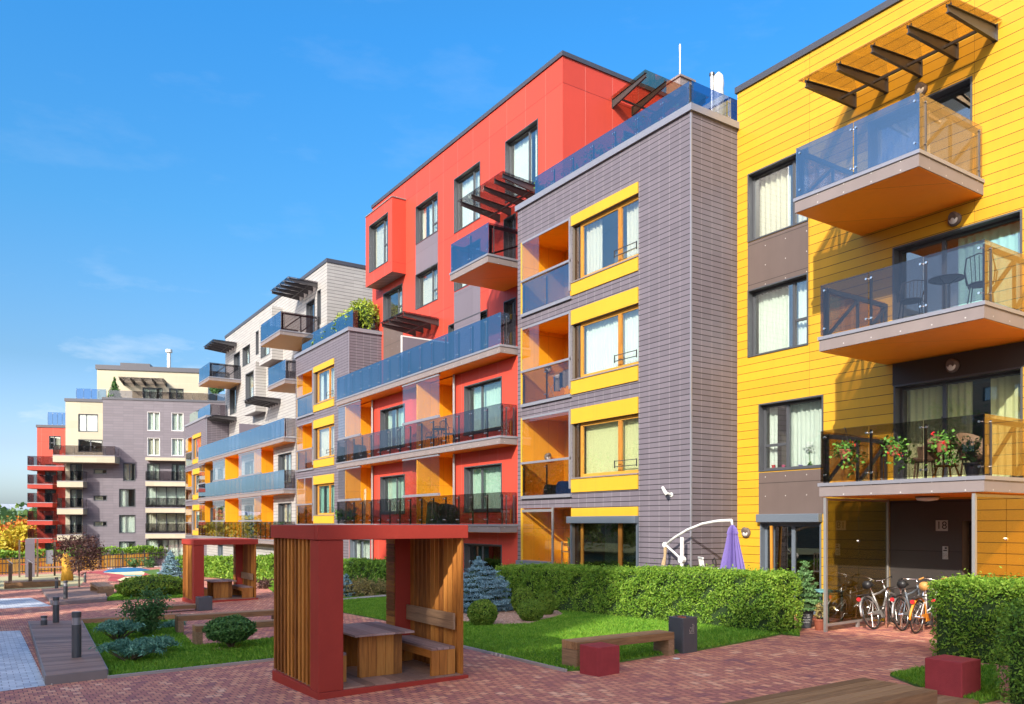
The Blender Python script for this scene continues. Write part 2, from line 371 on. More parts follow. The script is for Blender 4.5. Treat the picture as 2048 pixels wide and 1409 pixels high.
M['playpink'] = plain('play_pink', (.52, .30, .34), .9)
M['orangewood'] = wood('orange_boards', (.55, .24, .02), (.80, .42, .05), (.85, .60, .2), (6, 6, .5))
M['city'] = plain('far_city', (.34, .38, .48), .9, var=.2, nscale=.05)
M['hillg'] = plain('far_hill', (.16, .24, .16), .95, var=.4, nscale=.02)
# ------------------------------------------------------------------ building kit
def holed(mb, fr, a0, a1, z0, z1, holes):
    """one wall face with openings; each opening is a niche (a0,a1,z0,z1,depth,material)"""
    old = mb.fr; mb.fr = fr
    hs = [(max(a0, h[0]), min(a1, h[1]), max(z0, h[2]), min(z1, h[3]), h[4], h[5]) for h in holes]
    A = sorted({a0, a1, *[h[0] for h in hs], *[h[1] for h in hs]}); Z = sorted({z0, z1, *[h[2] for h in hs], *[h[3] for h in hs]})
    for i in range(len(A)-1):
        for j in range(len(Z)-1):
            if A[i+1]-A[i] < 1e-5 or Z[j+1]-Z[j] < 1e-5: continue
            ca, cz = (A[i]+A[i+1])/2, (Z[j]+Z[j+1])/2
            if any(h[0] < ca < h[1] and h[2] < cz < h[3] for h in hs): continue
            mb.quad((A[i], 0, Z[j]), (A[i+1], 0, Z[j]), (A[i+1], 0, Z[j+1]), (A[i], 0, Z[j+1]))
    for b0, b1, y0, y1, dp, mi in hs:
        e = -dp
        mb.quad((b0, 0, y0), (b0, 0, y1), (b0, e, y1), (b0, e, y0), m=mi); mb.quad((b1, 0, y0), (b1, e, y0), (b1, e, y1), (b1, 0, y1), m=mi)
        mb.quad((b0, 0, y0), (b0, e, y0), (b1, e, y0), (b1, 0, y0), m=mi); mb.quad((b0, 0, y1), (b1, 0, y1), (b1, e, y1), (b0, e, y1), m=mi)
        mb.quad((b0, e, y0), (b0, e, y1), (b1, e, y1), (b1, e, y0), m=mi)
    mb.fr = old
def shell(par, X0, X1, Y0, Y1, z0, z1, mats, fh=(), sh=(), cop=None, name='wall', ov=.05, ch=.14):
    mb = MB()
    holed(mb, front(X0), Y0, Y1, z0, z1, fh); holed(mb, side(Y0), X0, X1, z0, z1, sh)
    mb.quad((X0, Y1, z0), (X0, Y1, z1), (X1, Y1, z1), (X1, Y1, z0)); mb.quad((X1, Y0, z0), (X1, Y1, z0), (X1, Y1, z1), (X1, Y0, z1))
    mb.quad((X0, Y0, z1), (X1, Y0, z1), (X1, Y1, z1), (X0, Y1, z1))
    o = mb.build(name, mats, par, fix=False)
    if cop:
        c = MB(); c.box(X0-ov, X0+.3, Y0-ov, Y1+ov, z1-.02, z1+ch); c.box(X0+.3, X1, Y0-ov, Y0+.3, z1-.02, z1+ch); c.box(X0+.3, X1, Y1-.3, Y1+ov, z1-.02, z1+ch)
        c.build('coping', cop, par)
    return o
def wavy(fr, a0, a1, d, z0, z1, amp=.035, wl=.16, droop=0):
    n = max(6, int((a1-a0)/wl*6)); V, Fq = [], []
    ph = rng.uniform(0, 6)
    for i in range(n+1):
        a = a0+(a1-a0)*i/n; w = amp*math.sin(2*math.pi*(a-a0)/wl+ph) + amp*.5*math.sin(2*math.pi*(a-a0)/wl*.37+ph*2)
        V.append(tuple(fr.p(a, d+w*.7, z0+.02*math.sin(a*9)))); V.append(tuple(fr.p(a, d+w, z1)))
        if i: Fq.append((2*i-2, 2*i, 2*i+1, 2*i-1))
    return V, Fq
def window(par, fr, a0, a1, z0, z1, mull=(.66,), trans=(), fm='anth', curt='full', gl='glass', rec=.16, liner=True, sillm=None, cm='curtain', bar=.055):
    """frame mesh is the window itself; panes, curtain and sill are its pieces"""
    mb = MB(fr)
    if liner:
        for b in ((a0, a0+.035, z0, z1), (a1-.035, a1, z0, z1), (a0+.035, a1-.035, z1-.035, z1), (a0+.035, a1-.035, z0, z0+.035)):
            mb.box(b[0], b[1], -rec, .025, b[2], b[3])
        a0 += .035; a1 -= .035; z0 += .035; z1 -= .035
    d0, d1 = -rec-.06, -rec+.004
    for b in ((a0, a0+bar, z0, z1), (a1-bar, a1, z0, z1), (a0+bar, a1-bar, z1-bar, z1), (a0+bar, a1-bar, z0, z0+bar)): mb.box(b[0], b[1], d0, d1, b[2], b[3])
    As = [a0] + [a0+(a1-a0)*f for f in mull] + [a1]
    for f in mull:
        x = a0+(a1-a0)*f; mb.box(x-bar*.7, x+bar*.7, d0, d1+.004, z0+bar, z1-bar)
    for (i, f) in trans:
        z = z0+(z1-z0)*f; mb.box(As[i]+bar, As[i+1]-bar, d0, d1+.002, z-bar*.6, z+bar*.6)
    w = mb.build('window', M[fm], par)
    for i in range(len(As)-1):
        g = MB(fr); g.box(As[i]+bar*.6, As[i+1]-bar*.6, -rec-.035, -rec-.025, z0+bar*.6, z1-bar*.6); g.build('pane', M[gl], w)
    L = a1-a0; spans = {'full': [(0, 1)], 'right': [(0, .55)], 'left': [(.45, 1)], 'sides': [(0, .3), (.7, 1)], 'none': [], 'blind': [(0, 1)], 'half': [(.05, .68)], 'most': [(.12, 1)]}[curt]
    if spans:
        V, Fq = [], []; wl = rng.uniform(.1, .2); am = rng.uniform(.02, .04)
        if curt in ('full', 'most') and L > .9:
            q = rng.uniform(); spans = [(0, 1)] if q < .4 else ([(0, .62+.2*q*.5), (.9-.1*q, 1)] if q < .75 else [(0, .3), (.42, 1)])
        if cm == 'curtain' and rng.uniform() < .25: cm = 'wcurtain'
        for s0, s1 in spans:
            v, f = wavy(fr, a0+L*s0+.03, a0+L*s1-.03, -rec-.2, z0+.04, z1-.05, am if curt != 'blind' else .004, wl)
            c = MB(); c.v = v; c.f = f; c.m = [0]*len(f); c.build('curtain', M[cm], w, smooth=True, fix=False)
    if sillm:
        s = MB(fr); s.box(a0-.05, a1+.05, -rec, .05, z0-.08, z0-.03); s.build('sill', M[sillm], w)
    return w
def wset(par, X, defs, holes, mi=1, **common):
    """windows measured on the street wall X: (pxL, pxR, ztop, zbot, kwargs)"""
    fr = front(X)
    for pl, pr, zt, zb, kw in defs:
        a0, a1 = yx(pr, X), yx(pl, X); k = dict(common); k.update(kw)
        holes.append((a0, a1, zb, zt, k.pop('room', 1.3), mi)); window(par, fr, a0, a1, zb, zt, **k)
def balcony(par, fr, a0, a1, dep, zt, th, rail=1.05, n=3, gm='bglass', sm='bglass', sides=(1, 1), soff='soffit', fas='fascia', truss=0, inset=.04, cap=True, fdep0=0.0):
    mb = MB(fr); mb.box(a0, a1, fdep0, dep, zt-th, zt-.07, 0); mb.box(a0-.025, a1+.025, fdep0, dep+.025, zt-.07, zt, 1)
    b = mb.build('balcony', [M[fas], M['capping']], par)
    s = MB(fr); s.box(a0+.02, a1-.02, fdep0, dep-.02, zt-th-.012, zt-th-.003); s.build('soffit', M[soff], b)
    L = a1-a0; w = L/n; z0, z1 = zt+.03, zt+rail; pm = [M['steel'], M['chrome']]
    dd = dep-inset
    for i in range(n):
        g = MB(fr); g.box(a0+i*w+.008, a0+(i+1)*w-.008, dd, dd+.012, z0, z1); g.build('glass_panel', M[gm], b)
    for i in range(n+1):
        rl = MB(fr); x = clamp(a0+i*w, a0+.05, a1-.05); rl.box(x-.012, x+.012, dd-.10, dd-.04, zt, z1-.06, 0)
        for zz in (zt+.16, z1-.13):
            for e in ((-.055, .055) if 0 < i < n else ((.05,) if i == 0 else (-.05,))):
                rl.disc(fr.p(x+e, dd+.012, zz), fr.n, .022, .03, 8, 1); rl.fbeam((x, dd-.04, zz), (x+e, dd, zz), .015, .015, 1)
        rl.build('post', pm, b)
    for k, a in ((0, a0), (1, a1)):
        if not sides[k]: continue
        g = MB(fr); aa = a0+.01 if k == 0 else a1-.022
        g.box(aa, aa+.012, fdep0+.03, dd-.01, z0, z1); g.build('glass_panel', M[sm], b)
        ai = aa+.06 if k == 0 else aa-.05; rl = MB(fr)
        for dq in (fdep0+.15, dep-.25):
            cl = MB(fr); [cl.disc(fr.p(aa+.006, dq, zz), fr.u, .02, .05, 8, 1) for zz in (zt+.16, z1-.13)]; cl.box(aa-.02, aa+.03, dq-.008, dq+.008, zt, z1-.1, 0); cl.build('clamp', pm, b)
        if truss:
            q = .055
            rl.fbeam((ai, fdep0+.05, z1-.1), (ai, dep-.15, z1-.1), q, .09, 0); rl.fbeam((ai, dep-.17, zt), (ai, dep-.17, z1-.1), q, q, 0)
            nn = truss
            for j in range(nn):
                da, db = dep-.17-(dep-.25)/nn*j, dep-.17-(dep-.25)/nn*(j+1)
                rl.fbeam((ai, da, zt+.03), (ai, db, z1-.14), q, q, 0); rl.fbeam((ai, db, zt), (ai, db, z1-.14), q*.9, q*.9, 0)
            rl.build('truss', pm, b)
    return b
def awning(par, fr, As, dep, zw, zt, hw=.30, ht=.12, gm='aglass', over=.12, rail=True):
    mb = MB(fr)
    for a in As:
        t = .035
        for da, db in ((-.006, .006),):                      # web of the I section, then flanges
            mb.hexa([mb.pt(a+da, 0, zw-hw), mb.pt(a+db, 0, zw-hw), mb.pt(a+db, 0, zw), mb.pt(a+da, 0, zw),
                     mb.pt(a+da, dep, zt-ht), mb.pt(a+db, dep, zt-ht), mb.pt(a+db, dep, zt), mb.pt(a+da, dep, zt)])
        mb.fbeam((a, 0, zw-.008), (a, dep, zt-.008), .07, .016); mb.fbeam((a, 0, zw-hw), (a, dep, zt-ht), .07, .016)
        mb.box(a-.05, a+.05, -.002, .02, zw-hw-.02, zw+.02)
        for e in (-.04, .04): mb.disc(fr.p(a+e, dep-.04, zt+.01), (0, 0, 1), .015, .06, 6)
    if rail: mb.fbeam((min(As), .5, zw-hw*.72), (max(As), .5, zw-hw*.72), .05, .05)
    w = mb.build('awning', M['steel'], par)
    g = MB(fr); a0, a1 = min(As)-over, max(As)+over; sl = (zt-zw)/dep
    g.hexa([g.pt(a0, -.0+.03, zw+.03), g.pt(a1, .03, zw+.03), g.pt(a1, .03, zw+.045), g.pt(a0, .03, zw+.045),
            g.pt(a0, dep+.08, zt+.03), g.pt(a1, dep+.08, zt+.03), g.pt(a1, dep+.08, zt+.045), g.pt(a0, dep+.08, zt+.045)])
    g.build('glass_sheet', M[gm], w)
def rail_run(par, fr, a0, a1, d, z0, z1, n, gm='bglass', name='balustrade'):
    w = (a1-a0)/n; sh = MB(fr); sh.box(a0, a1, d-.03, d+.03, z0-.05, z0-.004); r = sh.build(name, M['steel'], par)
    for i in range(n+1):
        rl = MB(fr); x = a0+i*w; rl.box(x-.012, x+.012, d-.08, d-.03, z0-.003, z1-.08, 0)
        for zz in (z0+.15, z1-.15):
            for e in (-.04, .04): rl.disc(fr.p(clamp(x+e, a0+.03, a1-.03), d+.006, zz), fr.n, .018, .03, 6, 1)
        rl.build('post', [M['steel'], M['chrome']], r)
    for i in range(n):
        g = MB(fr); g.box(a0+i*w+.006, a0+(i+1)*w-.006, d, d+.012, z0, z1); g.build('glass_panel', M[gm], r)
    return r
def panel(par, fr, a0, a1, z0, z1, m, d=.012, name='panel', d0=.001):
    mb = MB(fr); mb.box(a0, a1, d0, d, z0, z1)
    return mb.build(name, M[m], par)
def bulkhead_lamp(fr, a, z, label, group=None, d=0, r=.14):
    t = thing('wall_lamp', label, 'lamp', tuple(fr.p(a, d, z)), 0, group)
    b = MB(); c = fr.p(a, d, z); n = fr.n
    b.tube([c, c+n*.03, c+n*.06, c+n*.085], [r, r*1.0, r*.85, r*.5], 18); b.build('base', M['lamphood'], t, smooth=True)
    g = MB(); e = Vector((0, 0, -1)); g.tube([c+n*.05+e*.01, c+n*.095+e*.015, c+n*.115+e*.02], [r*.72, r*.6, r*.2], 16); g.build('diffuser', M['white'], t, smooth=True)
    h = MB(); h.tube([c+n*.07+Vector((0, 0, r*.35)), c+n*.125+Vector((0, 0, r*.25))], [r*.75, r*.55], 14); h.build('hood', M['lamphood'], t)
    return t

# ================================================================== YELLOW BUILDING
X1 = 16.94; fY = front(X1)
yb = thing('apartment_building', 'bright yellow boarded apartment building numbered 18 with three deep glass balconies', 'building', (X1, 7, .2))
fh = []
zA = lambda px, py: zx(px, py, X1)
wset(yb, X1, [
    (1496, 1617, zA(1496, 350), zA(1496, 486), dict(mull=(.28,), trans=((0, .4),))),
    (1496, 1617, zA(1496, 582), zA(1496, 716), dict(mull=(.28,), trans=((0, .4),))),
    (1518, 1647, zA(1518, 809), zA(1518, 944), dict(mull=(.6,), trans=((1, .38),), curt='most')),
    (1737, 1945, zA(1944, 153), 9.47, dict(mull=(.5,), curt='left', rec=.2)),
    (1786, 2045, zA(2044, 419), 6.38, dict(mull=(.62,), curt='right', cm='gcurtain', rec=.2)),
    (1788, 2046, zA(2041, 734), 3.34, dict(mull=(.62,), curt='full', cm='ycurtain', rec=.2)),
], fh, fm='anth')
# ground floor patio door with its roller box, and the entrance niche
gz0 = G(X1, 12)+.03
a0, a1 = yx(1643, X1), yx(1521, X1)
fh.append((a0, a1, gz0, zA(1521, 1045), 1.6, 1)); window(yb, fY, a0, a1, gz0, zA(1521, 1045), mull=(.5, .86), curt='none', fm='blueframe', rec=.14, bar=.07, gl='dglass')
rb = MB(fY); rb.box(a0-.03, a1+.02, .0, .17, zA(1521, 1045), zA(1521, 1029)); rb.build('roller_box', M['blueframe'], yb, bevel=.015)
lf = MB(fY); lf.fbeam((a1-.32, -.06, gz0+.1), (a1-.36, .02, zA(1521, 1052)), .06, .05); lf.build('tilted_leaf', M['timber'], yb)
e0, e1 = yx(1950, X1)-.02, yx(1925, X1)
fh.append((e0, e1, gz0-.05, 2.55, 1.2, 1))
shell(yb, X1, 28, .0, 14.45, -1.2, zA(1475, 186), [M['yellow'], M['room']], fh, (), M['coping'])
door = MB(fY); door.box(e0, e1, -.34, -.28, gz0, 2.5); dr = door.build('door', M['darkpan'], yb)
dg = MB(fY); dg.box(e0+.1, e1-.07, -.279, -.27, gz0+.25, 2.3); dg.build('pane', M['dglass'], dr)
panel(yb, fY, yx(1617, X1), yx(1496, X1), zA(1496, 582), zA(1496, 486)-.02, 'brownpan')
panel(yb, fY, yx(1652, X1)+.02, yx(1518, X1), zA(1521, 1029), zA(1518, 944)-.03, 'brownpan')
panel(yb, fY, 6.2, yx(1786, X1), zA(2041, 734), 6.05, 'darkpan', .02)
panel(yb, fY, e1, yx(1781, X1), gz0-.3, 3.0, 'darkpan', .02)
panel(yb, fY, e0-.001, e1-.001, 2.55, 3.0, 'darkpan', .02)
for nm, (a0, a1, zt, th, n) in {'b3': (8.13, 10.85, 9.47, .31, 2), 'b2': (6.97, 10.25, 6.38, .30, 3), 'b1': (6.97, 10.25, 3.335, .28, 3)}.items():
    balcony(yb, fY, a0, a1, 2.39, zt, th, 1.08, n, 'bglass' if nm == 'b3' else 'sglass', 'aglass', truss=2)
Ys = [yx(p, X1) for p in (1709.5, 1773, 1841, 1913, 1991)]
awning(yb, fY, Ys, 1.82, zA(1709, 190), zx(1610.5, 162, 15.12), .31, .14, 'aglass', .14)
bulkhead_lamp(fY, yx(1910, X1), zA(1910, 440), 'round wall lamp under the top yellow balcony beside the big window', 'wall lamps on the yellow building')
bulkhead_lamp(fY, yx(1907, X1), zA(1907, 733), 'round wall lamp on the charcoal panel under the middle yellow balcony', 'wall lamps on the yellow building', .02)
bulkhead_lamp(fY, yx(1493, X1), zA(1493, 1066), 'round wall lamp on yellow boards beside the closed purple parasol', 'wall lamps on the yellow building')
bulkhead_lamp(fY, yx(1833, X1-.2), zA(1833, 186), 'dark round wall lamp above the corner of the top yellow balcony', 'wall lamps on the yellow building')
t = thing('ceiling_lamp', 'oval ceiling lamp under the balcony above entrance 18', 'lamp', (15.9, 8.5, 3.03))
lx, ly = 15.7, xy(1855, 1) and 15.7*ray(1855)[1]/ray(1855)[0]
b = MB(); b.lathe((lx, ly, 2.97), [(.05, 0-.03), (.19, -.01), (.21, .03), (.21, .045)], 20); b.build('diffuser', M['white'], t, smooth=True)
b = MB(); b.lathe((lx, ly, 3.012), [(.225, 0), (.225, .02)], 20); b.build('base', M['steel'], t)
# number plate and intercom on the charcoal panel
def textmesh(name, s, size, mat, parent, mtx, ext=.002):
    cu = bpy.data.curves.new(name, 'FONT'); cu.body = s; cu.size = size; cu.extrude = ext; cu.align_x = 'CENTER'; cu.align_y = 'CENTER'
    tmp = bpy.data.objects.new(name, cu); COL.objects.link(tmp); dg_ = bpy.context.evaluated_depsgraph_get()
    me = bpy.data.meshes.new_from_object(tmp.evaluated_get(dg_)); bpy.data.objects.remove(tmp); bpy.data.curves.remove(cu)
    o3 = Vector(ORG.get(parent.name, (0, 0, 0)))
    me.transform(mtx); me.transform(Matrix.Translation(-o3)); me.materials.clear(); me.materials.append(M[mat])
    o = bpy.data.objects.new(name, me); COL.objects.link(o); o.parent = parent; ORG[o.name] = tuple(o3); return o
def face_mtx(fr, a, d, z):      # text reads left to right for someone in front of the wall
    r = -fr.u if fr.n.cross(Vector((0, 0, 1))).dot(fr.u) > 0 else fr.u
    c = fr.p(a, d, z); m = Matrix((( r.x, 0, fr.n.x, c.x), (r.y, 0, fr.n.y, c.y), (0, 1, 0, c.z), (0, 0, 0, 1))); return m
t = thing('number_plate', 'pale square house number plate reading 18 on the charcoal entrance wall', 'sign', (X1-.03, yx(1885, X1), zA(1885, 1052)))
pa0, pa1, pz0, pz1 = yx(1897, X1), yx(1873, X1), zA(1885, 1062.5), zA(1885, 1041)
b = MB(fY); b.box(pa0, pa1, .021, .032, pz0, pz1); b.build('plate', M['fascia'] if False else M['galv'], t)
textmesh('numerals', '18', .23, 'black', t, face_mtx(fY, (pa0+pa1)/2, .033, (pz0+pz1)/2))
t = thing('intercom', 'narrow silver intercom panel below the number 18 plate', 'intercom', (X1-.03, yx(1893, X1), zA(1893, 1106)))
b = MB(fY); i0, i1, iz0, iz1 = yx(1898, X1), yx(1887, X1), zA(1893, 1119), zA(1893, 1093); b.box(i0, i1, .021, .045, iz0, iz1); b.build('housing', M['galv'], t, bevel=.004)
b = MB(fY); b.box(i0+.02, i1-.02, .046, .049, iz1-.10, iz1-.075); b.box(i0+.02, i1-.05, .046, .049, iz1-.055, iz1-.02); b.build('slot', M['black'], t)
b = MB(fY)
for k in range(4):
    for j in range(3): b.box(i0+.022+j*.028, i0+.04+j*.028, .046, .051, iz0+.02+k*.028, iz0+.038+k*.028)
b.build('keypad', M['chrome'], t)
# glass draught screens either side of the entrance
def screen(Yp, label, xt=14.62, ztop=3.03):
    t = thing('glass_screen', label, 'screen', (xt, Yp, G(xt, Yp)), 0, 'glass screens beside entrance 18')
    z0 = G(xt, Yp)-.02; fr = side(Yp); b = MB(fr)
    b.box(xt-.03, xt+.03, -.03, .03, z0, ztop); b.build('post', M['galv'], t)
    b = MB(fr); b.box(X1-.08, X1-.03, -.03, .03, z0, ztop); b.build('post', M['galv'], t)
    b = MB(fr); b.fbeam((xt, 0, z0+.16), (X1-.08, 0, z0+.2), .05, .05); b.box(xt+1.1, xt+1.16, -.03, .03, z0, z0+.2); b.build('rail', M['galv'], t); b = MB(fr); b.fbeam((xt, 0, ztop-.03), (X1-.08, 0, ztop-.03), .05, .05); b.build('rail', M['galv'], t)
    for k in range(2):
        a, c = xt+.04+k*1.12, xt+.04+(k+1)*1.12; b = MB(fr); b.box(a+.006, c-.006, -.006, .006, z0+.2, ztop-.05); b.build('glass_panel', M['dglass'] if Yp > 9 else M['aglass'], t)
    for zz in (z0+.5, z0+1.9): b = MB(fr); b.disc(fr.p(xt+1.16, 0, zz), (0, 1, 0), .03, .05, 10); b.build('clamp', M['chrome'], t)
screen(10.15, 'tall tinted glass screen left of entrance 18 mirroring the bicycles')
screen(7.17, 'amber looking glass screen right of entrance 18 behind the hedge')

# ================================================================== GREY TILED BLOCKS
XG = 15.18; fG = front(XG)
G0 = 14.45
LA0, LA1 = yx(1143, XG), yx(1046, XG)           # loggia
WA0, WA1 = yx(1277, XG), yx(1145, XG)           # corner window zone
LV = [(zx(1045, 486, XG), zx(1045, 568, XG), zx(1045, 630, XG)), (zx(1045, 657.5, XG), zx(1045, 748, XG), zx(1045, 810, XG)),
      (zx(1045, 836.9, XG), zx(1045, 930, XG), zx(1045, 992.8, XG)), (zx(1045, 1017.3, XG), None, .22)]
q = lambda y: zx(1278, y, XG)
WV = [(q(363.9), q(386), q(511), q(541)), (q(574), q(606), q(728), q(761)), (q(793.7), q(826.5), q(946), q(978.5)), (q(1013.7), q(1032), .25, None)]
def grey_block(label, off, zo, depth, first):
    base = XG, G0+off, G(XG, G0+off)
    g = thing('apartment_building', label, 'building', base)
    fh = []; top = zx(1382, 221, XG) + (zo if first else zo-.1)
    for i, (zt, zr, zb) in enumerate(LV):
        fh.append((LA0+off, LA1+off, zb+zo, zt+zo, 1.75, 2))
    cur = ['sides', 'most', 'blind', 'half'] if first else ['full', 'full', 'full', 'none']
    cms = ['curtain', 'curtain', 'ycurtain', 'gcurtain'] if first else ['curtain', 'curtain', 'gcurtain', 'gcurtain']
    for i, (lt, lb, wb, sb) in enumerate(WV):
        a0, a1 = WA0+off, WA1+off
        fh.append((a0, a1, wb+zo, lb+zo, 1.2, 1))
        window(g, fG, a0, a1-.28, wb+zo, lb+zo, mull=(.33,), fm='timber' if i < 3 else 'timber', curt=cur[i], cm=cms[i], rec=.1, liner=False, bar=.10, gl='glass' if i < 3 else 'dglass')
        b = MB(fG); b.box(a1-.27, a1, -.1, -.09, wb+zo, lb+zo); s = b.build('corner_pane', M['aglass'], g)
        b = MB(fG); b.box(a0, a1+.03, .002, .035, lb+zo, lt+zo); b.build('lintel', M['yellow_plain'], g)
        if sb is not None:
            b = MB(fG); b.box(a0, a1+.03, .002, .035, sb+zo, wb+zo-.04); b.build('spandrel', M['yellow_plain'], g)
            b = MB(fG); b.box(a0-.01, a1+.04, -.1, .06, wb+zo-.04, wb+zo-.003); b.build('sill', M['fascia'], g)
            b = MB(fG)
            for h in (.22, .38): b.fbeam((a0+.03, .05, wb+zo+h), (a0+.95, .05, wb+zo+h), .02, .02)
            for x in (a0+.03, a0+.95): b.box(x-.01, x+.01, .03, .06, wb+zo+.18, wb+zo+.4)
            b.build('guard_rail', M['steel'], g)
        else:
            b = MB(fG); b.box(a0-.02, a1+.12, .0, .16, lb+zo-.21, lb+zo); b.build('roller_box', M['blueframe'], g, bevel=.015)
            b = MB(fG); b.box(a0-.01, a0+.05, .002, .05, wb+zo, lb+zo-.21); b.build('window_jamb', M['blueframe'], g); b = MB(fG); b.box(a1-.0, a1+.06, .002, .05, wb+zo, lb+zo-.21); b.build('window_jamb', M['blueframe'], g)
    for i, (zt, zr, zb) in enumerate(LV):
        a0, a1 = LA0+off, LA1+off
        ed = MB(fG); ed.box(a1-.001, a1+.09, .002, .03, zb+zo, zt+zo); ed.build('loggia_edge', M['yellow_plain'], g)
        if zr is None:
            b = MB(fG); b.box(a0+.9, a0+.97, .0, .05, zb+zo, zt+zo); b.box(a0+.97, a1, .0, .05, zt+zo-.13, zt+zo-.04); lg = b.build('loggia_glazing', M['galv'], g); b = MB(fG); b.box(a0+.97, a1, .0, .3, zb+zo+.85, zb+zo+1.05); b.build('window_box', M['blueframe'], lg)
            b = MB(fG); b.box(a0+.98, a1-.02, .005, .017, zb+zo+.2, zt+zo-.14); b.build('glass_panel', M['cglass'], lg)
            b = MB(fG); b.box(a0+.04, a0+.88, .03, .042, zb+zo, zt+zo); b.build('glass_panel', M['cglass'], lg)
            continue
        st = MB(fG); st.box(a0-.03, a1+.05, -.1, .07, zb+zo-.1, zb+zo-.0); st.build('loggia_kerb', M['capping'], g)
        rail_run(g, fG, a0+.02, a1-.02, .03, zb+zo+.02, zr+zo, 2, 'bglass' if i == 0 else 'sglass')
        hb = MB(fG); hb.box(a0-.02, a1, .045, .10, zr+zo, zr+zo+.07); lg = hb.build('loggia_glazing', M['capping'], g); hb = MB(fG); hb.box(a0, a1, .0, .05, zt+zo-.07, zt+zo-.005); hb.build('track', M['capping'], lg)
        spans = [(a1-1.0, a1-.02)] if i < 2 else [(a1-1.0, a1-.02), (a1-2.0, a1-1.02), (a0+.03, a1-2.02)]
        for s0, s1 in spans:
            b = MB(fG); b.box(s0, s1, .055, .067, zr+zo+.07, zt+zo-.07); b.build('glass_panel', M['cglass'], lg)
        bb = MB(fG); bb.box(a0-.02, a0+.03, .0, .09, zr+zo-.9, zt+zo); bb.build('loggia_post', M['capping'], g)
    X2 = XG+depth
    shell(g, XG, X2, G0+off, G0+off+(7.93 if first else 8.0), -2.2, top, [M['tile'], M['room'], M['amber']], fh, (), M['capping'], ov=.07, ch=.16)
    c = MB(fG); c.box(G0+off-.012, G0+off+.03, -.03, .012, -2, top-.02); c.build('corner_trim', M['capping'], g)
    return g, top+.14
gb1, tz1 = grey_block('grey tiled five storey block with yellow window bands between red and yellow buildings', 0, 0, 12, True)
rail_run(gb1, fG, 14.62, yx(1068, XG)+.1, -.12, tz1+.02, tz1+.72, 7)
rail_run(gb1, side(G0), XG+.14, X1+1.2, -.12, tz1+.02, tz1+.72, 2)
gb2, tz2 = grey_block('smaller looking grey tiled block with yellow bands between red and pale grey buildings', 22.81, -.95, 11.8, False)
rail_run(gb2, fG, G0+22.81+.3, G0+22.81+7.9, -.35, tz2+.02, tz2+1.0, 4)
rail_run(gb2, side(G0+22.81), XG+.37, X1-.1, -.3, tz2+.02, tz2+1.0, 2, 'sglass')
gb3, tz3 = grey_block('farthest grey tiled block with yellow bands at the end of the pale grey building', 52.55, -1.95, 8, False)
rail_run(gb3, fG, G0+52.55+.3, G0+52.55+7.9, -.35, tz3+.02, tz3+1.0, 4)
rail_run(gb3, side(G0+52.55), XG+.37, X1-.1, -.3, tz3+.02, tz3+1.0, 2, 'sglass')

# security camera on the grey block
t = thing('security_camera', 'white bullet security camera on grey tiles above the hedge', 'camera', (XG, yx(1342, XG), zx(1342, 985, XG)))
c = Vector((XG, yx(1343, XG), zx(1343, 990, XG))); dn = Vector((-.55, -.5, -.55)).normalized()
b = MB(); b.tube([c+Vector((-.02, 0, .0)), c+Vector((-.15, .02, .05))], .03, 8); b.disc(c, (1, 0, 0), .06, .04); b.build('bracket', M['white'], t)
hd = c+Vector((-.18, .06, .08)); b = MB(); b.tube([hd+Vector((.02, .11, .12)), hd, hd+Vector((0, -.07, -.09))], [.042, .047, .044], 12); b.build('body', M['white'], t, smooth=True)
b = MB(); e = hd+Vector((-0, -.07, -.09)); b.tube([e, e+Vector((0, -.012, -.015))], .034, 12); b.build('lens', M['black'], t)

# ================================================================== RED BUILDING
rb_ = thing('apartment_building', 'red panelled apartment building with long glass fronted balconies and a projecting bay window', 'building', (15.2, 30, G(15.2, 30)))
XL, XS = 15.2, 14.5; fL = front(XL); fX = front(X1)
Sz = [2.47, 5.45, 8.51]
fh = []; zr = lambda px, py: zx(px, py, X1)
wset(rb_, X1, [
    (1011, 1076.5, 17.28, 14.9, dict(curt='full')), (908.5, 961, 17.26, 14.93, dict(curt='full')), (831.7, 876, 17.27, 15.5, dict(curt='full', trans=((0, .3),), cm='curtain')),
    (831.4, 876, 14.1, 12.46, dict(trans=((0, .35),), curt='full')), (766.8, 805.5, 14.07, 12.6, dict(trans=((0, .35),), curt='right')),
    (908.5, 961, 14.1, 12.44, dict(curt='full')), (897, 975, 11.1, 8.62, dict(mull=(.5,), curt='full')), (1008, 1032, 14.3, 11.9, dict(mull=(.5,), curt='none')), (1008, 1032, 11.1, 8.62, dict(curt='none', mull=(.5,))),
], fh, mull=(.36,), fm='anth')
sh = [(19.75, 21.6, 14.6, 17.0, 1.0, 1)]
window(rb_, side(22.17), 19.75, 21.6, 14.6, 17.0, mull=(.5,), curt='none')
shell(rb_, X1, 27, 22.17, 38.4, -1.5, 18.86, [M['red'], M['room']], fh, sh, M['coping'])
panel(rb_, fX, yx(876, X1), yx(831.7, X1), 14.1, 15.48, 'greypan'); panel(rb_, fX, yx(961, X1), yx(908.5, X1), 8.6, 12.4, 'greypan')
panel(rb_, fX, yx(806, X1), yx(767, X1), 9.0, 12.56, 'brownpan')
